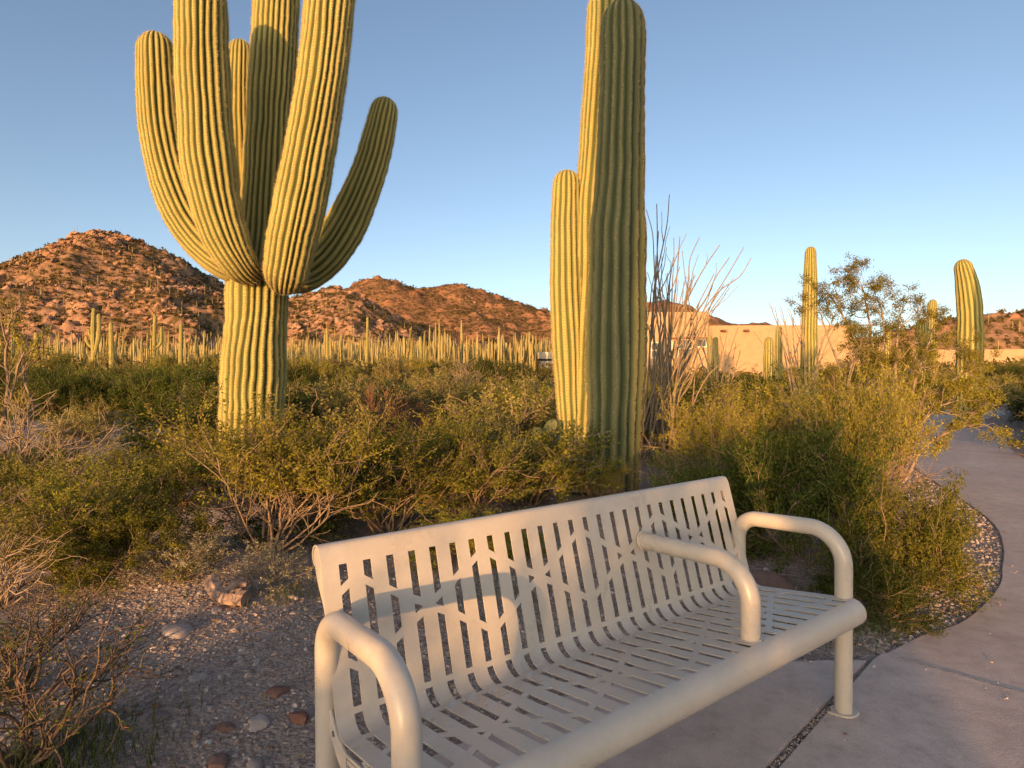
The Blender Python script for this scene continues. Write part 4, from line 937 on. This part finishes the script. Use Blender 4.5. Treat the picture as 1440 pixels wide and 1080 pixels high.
# ------------------------------------------------------------------ ocotillos and prickly pear
def ocotillo(base, tips, D, label, rs, n_extra, r=.017, h=3.4, name='ocotillo'):
    root = empty(name, tuple(base), label=label, cat='ocotillo'); base = np.array(base); b = B()
    ends = [np.array(at(x, y, D + rs.uniform(-.7, .7))) for x, y in tips]
    for k in range(n_extra):
        th = rs.uniform(-.7, .7) if rs.rand() < .7 else rs.uniform(0, 6.283); a = rs.uniform(.05, .7); l = h * rs.uniform(.45, .95); ends.append(base + l * np.array([math.cos(th) * math.sin(a), math.sin(th) * math.sin(a), math.cos(a)]))
    for e in ends:
        n = 9; t = np.linspace(0, 1, n)[:, None]; s = base + rs.normal(size=3) * [.16, .16, 0]; bow = np.array([0, 0, 1.]) * np.linalg.norm(e - s) * .10
        P = s * (1 - t) + e * t + bow * np.sin(t * math.pi) + np.cumsum(rs.normal(size=(n, 3)) * .012 * h * t, axis=0); rr = r * np.linspace(1.25, .38, n) * rs.uniform(.8, 1.15); b.tube(crom(P, 24), np.interp(np.linspace(0, 1, 24), np.linspace(0, 1, n), rr), 6)
        for c in range(rs.randint(1, 4)):
            i = rs.randint(3, 8); q = P[i]; d = P[i + 1] - P[i]; d /= np.linalg.norm(d); d = d + rs.normal(size=3) * .35; d[2] = abs(d[2]) + .3; d /= np.linalg.norm(d); l = np.linalg.norm(e - q) * rs.uniform(.4, .9)
            tt = np.linspace(0, 1, 6)[:, None]; b.tube(q + d * l * tt + np.array([0, 0, 1.]) * l * .12 * tt ** 2 + np.cumsum(rs.normal(size=(6, 3)) * .015 * tt, axis=0), np.linspace(rr[i] * .8, rr[i] * .35, 6), 5)
    V, F = b.get(); mk('canes', V - base, F, MT['oco'], root); 
    return root
rs_ = np.random.RandomState(2)
def gpt(px, D): p = at(px, 600, D); return (p.x, p.y, float(terr_g(p.x, p.y)) - .05)
ocotillo(gpt(916, 9.2), [(945, 279), (916, 295), (955, 338), (989, 343), (1008, 358), (1032, 351), (1056, 356), (1022, 401), (942, 369), (963, 374), (910, 305), (925, 330), (975, 372), (1000, 395), (1018, 372), (990, 415), (935, 400), (915, 390), (905, 420)], 9.2, 'tall ocotillo with many bare canes fanning out right of the saguaro pair', rs_, 14, .0155)
ocotillo(gpt(1010, 17), [(1040, 462), (1035, 480), (1025, 465), (988, 445), (978, 462), (970, 470), (1000, 455), (1015, 470), (1042, 495)], 17, 'small bushy ocotillo in front of the corner of the stucco building', rs_, 12, .022, 1.6)
ocotillo(gpt(1128, 14), [(1079, 424), (1098, 432), (1110, 430), (1126, 432), (1120, 426), (1085, 432), (1170, 450), (1180, 447), (1160, 460), (1178, 470), (1100, 470)], 14, 'sparse ocotillo at the foot of the slim straight saguaro', rs_, 5, .018, 1.6)
def prickly_pear(x, y, label, seed, n=15, s=.12):
    rs = np.random.RandomState(seed); root = empty('prickly_pear', (x, y, float(terr_g(x, y))), label=label, cat='cactus'); todo = [(np.array([rs.uniform(-.2, .2), rs.uniform(-.2, .2), -.02]), 0) for _ in range(4)]; k = 0
    while todo and k < n:
        p, lv = todo.pop(0); a = rs.uniform(0, 3.14); L = s * rs.uniform(.8, 1.25); d = np.array([rs.uniform(-.5, .5), rs.uniform(-.5, .5), 1]); d /= np.linalg.norm(d); w = np.array([math.cos(a), math.sin(a), 0]); w -= d * w.dot(d); w /= np.linalg.norm(w); nn = np.cross(d, w)
        nu, nv = 14, 8; V = []
        for i in range(nv + 1):
            ph = math.pi * i / nv; rr = math.sin(ph) ** .75 * (.62 + .22 * (1 - math.cos(ph)) / 2); zz = (1 - math.cos(ph))
            for j in range(nu): th = 2 * math.pi * j / nu; V.append(p + d * zz * L + w * math.cos(th) * rr * L + nn * math.sin(th) * rr * L * .16)
        F = [(i * nu + j, i * nu + (j + 1) % nu, (i + 1) * nu + (j + 1) % nu, (i + 1) * nu + j) for i in range(nv) for j in range(nu)]
        mk('pad', V, np.array(F), MT['pad'], root); k += 1
        for c in range(rs.randint(1, 3)): todo.append((p + d * L * 1.85 + w * L * rs.uniform(-.45, .45), lv + 1))
prickly_pear(.34, 6.55, 'clump of prickly pear pads left of the sunlit saguaro', 3, 18)
prickly_pear(.02, 7.1, 'second prickly pear clump half hidden behind the creosote', 5, 12)
prickly_pear(2.0, 7.0, 'prickly pear clump in shade right of the saguaro pair', 8, 10, .10)

# ------------------------------------------------------------------ stones, gravel, log, litter, grass
def ico(sub):
    bm = bmesh.new(); bmesh.ops.create_icosphere(bm, subdivisions=sub, radius=1); V = np.array([v.co[:] for v in bm.verts]); F = np.array([[v.index for v in f.verts] for f in bm.faces]); bm.free(); return V, F
ICO1, ICO2, ICO3 = ico(1), ico(2), ico(3)
def stone_shape(rs, base, facet=.25):
    V, F = base; V = V.copy()
    for k in range(9):                     # cut facets
        n = rs.normal(size=3); n /= np.linalg.norm(n); h = rs.uniform(.55, .85); d = V @ n; V = V - np.outer(np.maximum(d - h, 0), n)
    V *= 1 + .05 * rs.normal(size=(len(V), 1)) * (len(V) < 50) + .03 * vnoise(V[:, 0] * 3 + k, V[:, 1] * 3 + V[:, 2] * 2)[:, None]
    return V * [1, rs.uniform(.6, .95), rs.uniform(.4, .75)], F
def gravel():
    rs = np.random.RandomState(9); b = B(); tint = []
    shapes = [stone_shape(rs, ICO1) for _ in range(10)]
    def scatter(n, x0, x1, y0, y1, s0, s1, pw):
        X = rs.uniform(x0, x1, n); Y = rs.uniform(y0, y1, n); ok = ~paved(X, Y); X, Y = X[ok], Y[ok]; Z = terr_g(X, Y)
        for x, y, z in zip(X, Y, Z):
            s = s0 + (s1 - s0) * rs.rand() ** pw; V, F = shapes[rs.randint(10)]; a = rs.uniform(0, 6.28); c, d = math.cos(a), math.sin(a); el = rs.uniform(.55, 1.)
            Q = np.stack([V[:, 0] * c - V[:, 1] * el * d, V[:, 0] * d + V[:, 1] * el * c, V[:, 2] * rs.uniform(.5, 1)], 1) * s + [x, y, z + s * .08]
            b.add(Q, F); tint.append(np.full(len(V), np.clip(rs.beta(2.6, 3.2) + rs.normal() * .04, 0, 1)))
    U = rs.uniform
    scatter(15000, -2.3, .9, 1.55, 4.0, .0035, .020, 4.5)
    n_ = 21000; X = U(-2.6, .7, n_); Y = 1.55 + 3.0 * rs.rand(n_) ** 1.3; ok = ~paved(X, Y); X, Y = X[ok], Y[ok]; Z = terr_g(X, Y)
    for x, y, z in zip(X, Y, Z):           # crumbs and clods of the soil itself
        sz = .003 + .011 * rs.rand() ** 3; V, F = shapes[rs.randint(10)]; a = rs.uniform(0, 6.28); c, d = math.cos(a), math.sin(a); V = V * [1, rs.uniform(.35, 1), rs.uniform(.4, 1.1)]
        b.add(np.stack([V[:, 0] * c - V[:, 1] * d, V[:, 0] * d + V[:, 1] * c, V[:, 2]], 1) * sz + [x, y, z + sz * .1], F); tint.append(np.full(len(V), np.clip(.40 + .12 * rs.normal(), .22, .7)))
    scatter(2600, -3.2, 1.8, 1.6, 6.0, .006, .03, 4)
    scatter(2600, .6, 3.3, 2.75, 4.4, .004, .026, 3)
    scatter(1800, 2.6, 5.6, 3.6, 8.0, .008, .035, 3)
    scatter(1500, -.9, 2.2, 1.9, 7, .006, .035, 4)
    E_ = np.array(left_edge)[:44]; q = rs.randint(0, 43, 7500); f = rs.rand(7500)[:, None]; Q0 = E_[q] * (1 - f) + E_[q + 1] * f; dn = E_[q + 1] - E_[q]; dn = np.stack([-dn[:, 1], dn[:, 0]], 1) / np.linalg.norm(dn, axis=1)[:, None]
    Q0 = Q0 + dn * (.015 + .55 * rs.rand(7500)[:, None] ** 1.3); ok = ~paved(Q0[:, 0], Q0[:, 1]); Z = terr_g(Q0[:, 0], Q0[:, 1])
    for x, y, z in zip(Q0[ok, 0], Q0[ok, 1], Z[ok]):   # pale gravel border along the inside of the curve
        sz = .004 + .014 * rs.rand() ** 3; V, F = shapes[rs.randint(10)]; b.add(V * sz + [x, y, z + sz * .2], F); tint.append(np.full(len(V), np.clip(.52 + .16 * rs.normal(), 0, 1)))
    X = U(-.6, 4.5, 1500); Y = U(1.6, 5.5, 1500); dd = np.min([polydist(X, Y, q) for q in PAVED], axis=0); ok = paved(X, Y) & (rs.rand(1500) < .10 + .9 * np.exp(-dd / .10))
    for x, y in zip(X[ok], Y[ok]):         # loose bits lying on the concrete, mostly near its edges and joints
        sz = .003 + .008 * rs.rand() ** 4; V, F = shapes[rs.randint(10)]; b.add(V * sz + [x, y, .004 + sz * .2], F); tint.append(np.full(len(V), rs.beta(2, 2)))
    # pebbles packed in the open joint between the slabs
    for i in range(420):
        t = rs.rand() * 1.02 - .35; x = .845 + .78 * t + rs.normal() * .006; y = 1.99 + .757 * t + rs.normal() * .006; s = rs.uniform(.004, .010); V, F = shapes[rs.randint(10)]
        b.add(V * s + [x, y, -.012 + rs.uniform(0, .008)], F); tint.append(np.full(len(V), rs.beta(2, 2)))
    V, F = b.get(); tag(mk('gravel', V, F, MT['stone'], smooth=False, attr={'tint': np.concatenate(tint)}), 'loose stony gravel around the bench and path', 'gravel', kind='stuff')
hill_cover()
gravel()
def rocks():
    rs = np.random.RandomState(31)
    def rock(px, py, s, label, tint, flat=.6, pos=None):
        V, F = stone_shape(rs, ICO3); V = V * (1 + .05 * fbm(V[:, 0] * 2.2 + s * 40, V[:, 1] * 2.2 + V[:, 2] * 1.7, 4))[:, None]; V = V * [s, s * rs.uniform(.7, 1), s * flat / .6 * .8]
        if pos is None:
            a = at(px, py, 1.) - Vector((0, 0, CAM_H)); t = -CAM_H / a.z; pos = (a.x * t, a.y * t)
        z = float(terr_g(*pos)); o = mk('rock', V, F, MT['stone'], smooth=True, sharp=28, attr={'tint': np.full(len(V), tint)}, loc=(pos[0], pos[1], z + s * flat * .10)); o.rotation_euler = (0, 0, rs.uniform(0, 6))
        tag(o, label, 'rock'); return o
    rock(0, 0, .24, 'big reddish brown boulder behind the seat of the bench', .12, .75, (1.47, 3.56))
    rock(248, 888, .14, 'long flat grey slab of rock on the bare soil at left', .55, .2)
    rock(305, 862, .06, 'pale stone beside the broken log', .55, .4)
    rock(222, 1012, .055, 'dark flat stone left of the bench on the gravel', .28, .3)
    rock(316, 1024, .045, 'reddish stone on the gravel left of the bench', .06, .45)
    rock(360, 1018, .06, 'tan rounded stone on the gravel left of the bench', .6, .4)
    rock(303, 1072, .06, 'reddish stone at the lower edge beside the bench post', .1, .5)
    rock(358, 1078, .05, 'pale stone at the lower edge beside the bench post', .5, .45)
    rock(280, 955, .055, 'pale tan stone half buried in the gravel', .55, .3)
    rock(392, 972, .06, 'rust coloured flat stone near the bench post', .04, .35)
    rock(420, 1010, .055, 'dark red stone next to the bench post', .0, .7)
    rock(325, 934, .028, 'small orange stone on the bare gravel', .2, .5)
    rock(360, 935, .026, 'small pale stone on the bare gravel', .7, .5)
    rock(413, 845, .045, 'pale stone by the shaded brittlebush', .6, .4)
    rock(500, 712, .10, 'tan stone lying under the creosote bushes', .5, .6)
    rock(492, 700, .06, 'small reddish stone under the creosote bushes', .15, .6)
    rock(770, 690, .09, 'white stone near the foot of the saguaro pair', 1., .35)
    rock(735, 690, .07, 'grey stone on the bare soil behind the bench', .6, .5)
    rock(1300, 862, .03, 'small stone at the edge of the path under the rounded shrub', .5, .6)
    rock(1195, 868, .025, 'small pale stone beside the bench leg', .9, .5)
    # broken log
    root = empty('broken_log', (-1.63, 3.42, float(terr_g(-1.63, 3.42))), .0, label='broken piece of weathered wood lying on the soil in front of the brittlebush', cat='log')
    P = crom([(-.10, .10, .10), (-.06, .03, .085), (.0, -.02, .05), (.08, -.02, .04), (.14, -.03, .035)], 18); b = B(); V, F = tube(P, np.interp(np.linspace(0, 1, 18), [0, .3, .6, 1], [.045, .05, .045, .05]), 14); an = np.tile(rs.uniform(.74, 1.2, 14), 18)[:, None]; ctr_ = np.repeat(P, 14, axis=0); V = ctr_ + (V - ctr_) * an * rs.uniform(.9, 1.1, (len(V), 1)) + rs.normal(size=V.shape) * .003; b.add(V, F)
    for q in (0, 17): c = V[q * 14:(q + 1) * 14]; b.add(np.vstack([c, c.mean(0) + rs.normal(size=3) * .01]), [(i, (i + 1) % 14, 14) for i in range(14)])
    V, F = b.get(); mk('wood', V, F, MT['log'], root, sharp=24)
    b = B(); b.tube([(.02, -.02, .06), (.05, .05, .10), (.10, .07, .085)], [.028, .024, .02], 9, True); V, F = b.get(); mk('broken_stub', V, F, MT['log'], root)
rocks()
def polyhit(x, y): return bool(inpoly(np.array([x]), np.array([y]), slabA)[0] or inpoly(np.array([x]), np.array([y]), slabB)[0] or inpoly(np.array([x]), np.array([y]), slabC)[0])
def litter_and_grass():
    rs = np.random.RandomState(12); b = B(); tint = []
    n = 1500; x = rs.uniform(-3.2, 3.0, n); y = rs.uniform(1.6, 6.5, n); k = ~paved(x, y, .02); x, y = x[k], y[k]; z = terr_g(x, y)
    for i in range(len(x)):
        a = rs.uniform(0, 6.28); l = rs.uniform(.01, .07); d = np.array([math.cos(a), math.sin(a), rs.uniform(-.1, .2)]) * l; p = np.array([x[i], y[i], z[i] + .008])
        V, F = tube(np.array([p - d / 2, p + [0, 0, .003], p + d / 2]), [.0014, .0018, .0012], 3); b.add(V, F); tint.append(np.full(len(V), rs.rand()))
    V, F = b.get(); tag(mk('litter', V, F, MT['straw'], smooth=False, attr={'tint': np.concatenate(tint)}), 'dry twigs and straw strewn on the gravel', 'litter', kind='stuff')
    b = B(); V_ = []; t_ = []
    def tuft(cx, cy, rx, ry, n, h):
        for _ in range(n):
            x, y = cx + rs.normal() * rx, cy + rs.normal() * ry
            if polyhit(x, y): continue
            z = float(terr(x, y)) - .01; a = rs.uniform(0, 6.28); l = h * rs.uniform(.4, 1.2); d = np.array([math.cos(a), math.sin(a), 0]); s = np.array([-d[1], d[0], 0]) * .0016; p = np.array([x, y, z]); m = p + d * l * .25 + [0, 0, l * .6]; e = p + d * l * .6 + [0, 0, l * .95]
            V_.append([p - s, p + s, m + s * .8, m - s * .8]); V_.append([m - s * .8, m + s * .8, e + s * .1, e - s * .1]); t_.extend([rs.rand()] * 8)
    tuft(-1.50, 2.0, .15, .16, 900, .09); tuft(-1.6, 1.75, .15, .2, 500, .10)
    tuft(1.75, 3.05, .22, .12, 700, .09); tuft(1.45, 3.25, .22, .16, 900, .14); tuft(2.3, 3.3, .2, .08, 160, .05); tuft(-1.35, 3.55, .16, .1, 300, .08); tuft(-.2, 3.6, .5, .4, 900, .09)
    V = np.array(V_).reshape(-1, 3); tag(mk('grass', V, np.arange(len(V)).reshape(-1, 4), MT['grassm'], smooth=False, attr={'tint': t_}), 'thin green grass at the gravel edge', 'grass', kind='stuff')
litter_and_grass()

# ------------------------------------------------------------------ buildings
def building():
    D = 45.; zg = float(terr(15, 45)); root = empty('adobe_building', (14.5, D, zg), label='low flat roofed sand coloured adobe building behind the ocotillo', cat='building'); O = np.array([14.5, D, zg])
    zt = lambda py, d=D: CAM_H + (529.5 - py) / FPX * d - zg; X = lambda px, d=D: (px - 720) / FPX * d - O[0]
    def wall_block(name, x0, x1, y0, y1, z1, par=None):
        b = B(); b.box((x0, y0, -1.0), (x1, y1, z1 - .35))
        bm = bmesh.new(); me0 = None
        V, F = b.get()
        o = mk(name, V, F, MT['stucco'], root, smooth=False)
        bm.from_mesh(o.data); bmesh.ops.bevel(bm, geom=[e for e in bm.edges], offset=.12, segments=3, affect='EDGES'); bm.to_mesh(o.data); bm.free()
        b = B()                            # parapet: four low walls round the roof
        for lo, hi in (((x0, y0), (x1, y0 + .35)), ((x0, y1 - .35), (x1, y1)), ((x0, y0 + .35), (x0 + .35, y1 - .35)), ((x1 - .35, y0 + .35), (x1, y1 - .35))): b.box((lo[0] + .004, lo[1] + .004, z1 - .50), (hi[0] - .004, hi[1] - .004, z1))
        V, F = b.get(); mk('parapet', V, F, MT['stucco'], o, smooth=False); return o
    main = wall_block('main_block', X(840), X(997), 0, 11, zt(440))
    wing = wall_block('wing', X(997) + .01, X(1212), .9, 9, zt(459) + .06); low = wall_block('low_wing', X(1212) + .01, X(1262), 1.6, 8, zt(476))
    b = B(); b.box((X(983), .3, zt(440) - .3), (X(996), 1.6, zt(441) + .12)); V, F = b.get(); mk('chimney', V, F, MT['stucco'], main, smooth=False)
    b = B(); b.box((X(1000), 2.5, zt(459) - .3), (X(1003.5), 2.8, zt(452))); V, F = b.get(); mk('vent', V, F, MT['cream'], wing, smooth=False)
    for px in (1021, 1054):                # roof drains through the parapet
        b = B(); x = X(px); b.box((x - .13, .3, zt(467)), (x + .13, .95, zt(464.5))); V, F = b.get(); mk('roof_drain', V, F, MT['wood'], wing, smooth=False)
    def window(x0, x1, z0, z1, mull):
        b = B(); t = .09; y0, y1 = -.06, .02
        b.box((x0, y0, z0), (x0 + t, y1, z1)); b.box((x1 - t, y0, z0), (x1, y1, z1)); b.box((x0 + t, y0, z0), (x1 - t, y1, z0 + t)); b.box((x0 + t, y0, z1 - t), (x1 - t, y1, z1))
        for i in range(mull): m = z0 + (z1 - z0) * (i + 1) / (mull + 1); b.box((x0 + t, y0 + .01, m - .03), (x1 - t, y1, m + .03))
        V, F = b.get(); f = mk('window', V, F, MT['cream'], root, smooth=False)
        b = B(); b.box((x0 + t, -.012, z0 + t), (x1 - t, -.004, z1 - t)); V, F = b.get(); mk('pane', V, F, MT['glass'], f, smooth=False)
    window(X(940), X(946), zt(503), zt(480), 1); window(X(953), X(974), zt(505), zt(478), 1); window(X(977), X(994), zt(490), zt(477), 0); window(X(915), X(930), zt(505), zt(482), 1)
    b = B(); b.box((X(935), -.35, zt(477.5)), (X(996), -.02, zt(476))); V, F = b.get(); mk('window_canopy', V, F, MT['wood'], root, smooth=False)
    D = 66.; p = at(778, 540, D); zg2 = float(terr(p.x, p.y)); h = empty('hut', (p.x, p.y, zg2), .25, label='small cream hut with a dark band under its flat roof, left of the saguaro pair', cat='hut'); w = 1.9; ht = CAM_H + (529.5 - 496) / FPX * D - zg2
    b = B(); b.box((-w, -1.5, -.5), (w, 1.5, ht - .95)); V, F = b.get(); mk('wall', V, F, MT['cream'], h, smooth=False)
    b = B(); b.box((-w + .1, -1.4, ht - .95), (w - .1, 1.4, ht - .72)); V, F = b.get(); mk('window_band', V, F, MT['glass'], h, smooth=False)
    b = B(); b.box((-w - .12, -1.62, ht - .72), (w + .12, 1.62, ht)); b.box((-.12, -1.56, ht - .96), (.12, -1.38, ht - .715)); V, F = b.get(); mk('roof', V, F, MT['cream'], h, smooth=False)
    # low wall in front of the hill on the right
    b = B(); q = [at(1225, 500, 62), at(1300, 500, 66), at(1380, 500, 66), at(1500, 500, 64)]; q = [np.array([v.x, v.y]) for v in q]
    for a, c in zip(q[:-1], q[1:]):
        d = (c - a) / np.linalg.norm(c - a); n = np.array([-d[1], d[0]]) * .2; z0 = float(terr(*a)) - .5; z1 = CAM_H + (529.5 - 494) / FPX * 64
        V = [(*(a - n), z0), (*(c - n), z0), (*(c + n), z0), (*(a + n), z0), (*(a - n), z1), (*(c - n), z1), (*(c + n), z1), (*(a + n), z1)]; b.add(V, [(3, 2, 1, 0), (4, 5, 6, 7), (0, 1, 5, 4), (1, 2, 6, 5), (2, 3, 7, 6), (3, 0, 4, 7)])
    b.mk('boundary_wall', MT['stucco'], smooth=False); o = COL.objects[-1]; tag(o, 'long low stucco wall below the hill on the right', 'wall')
building()
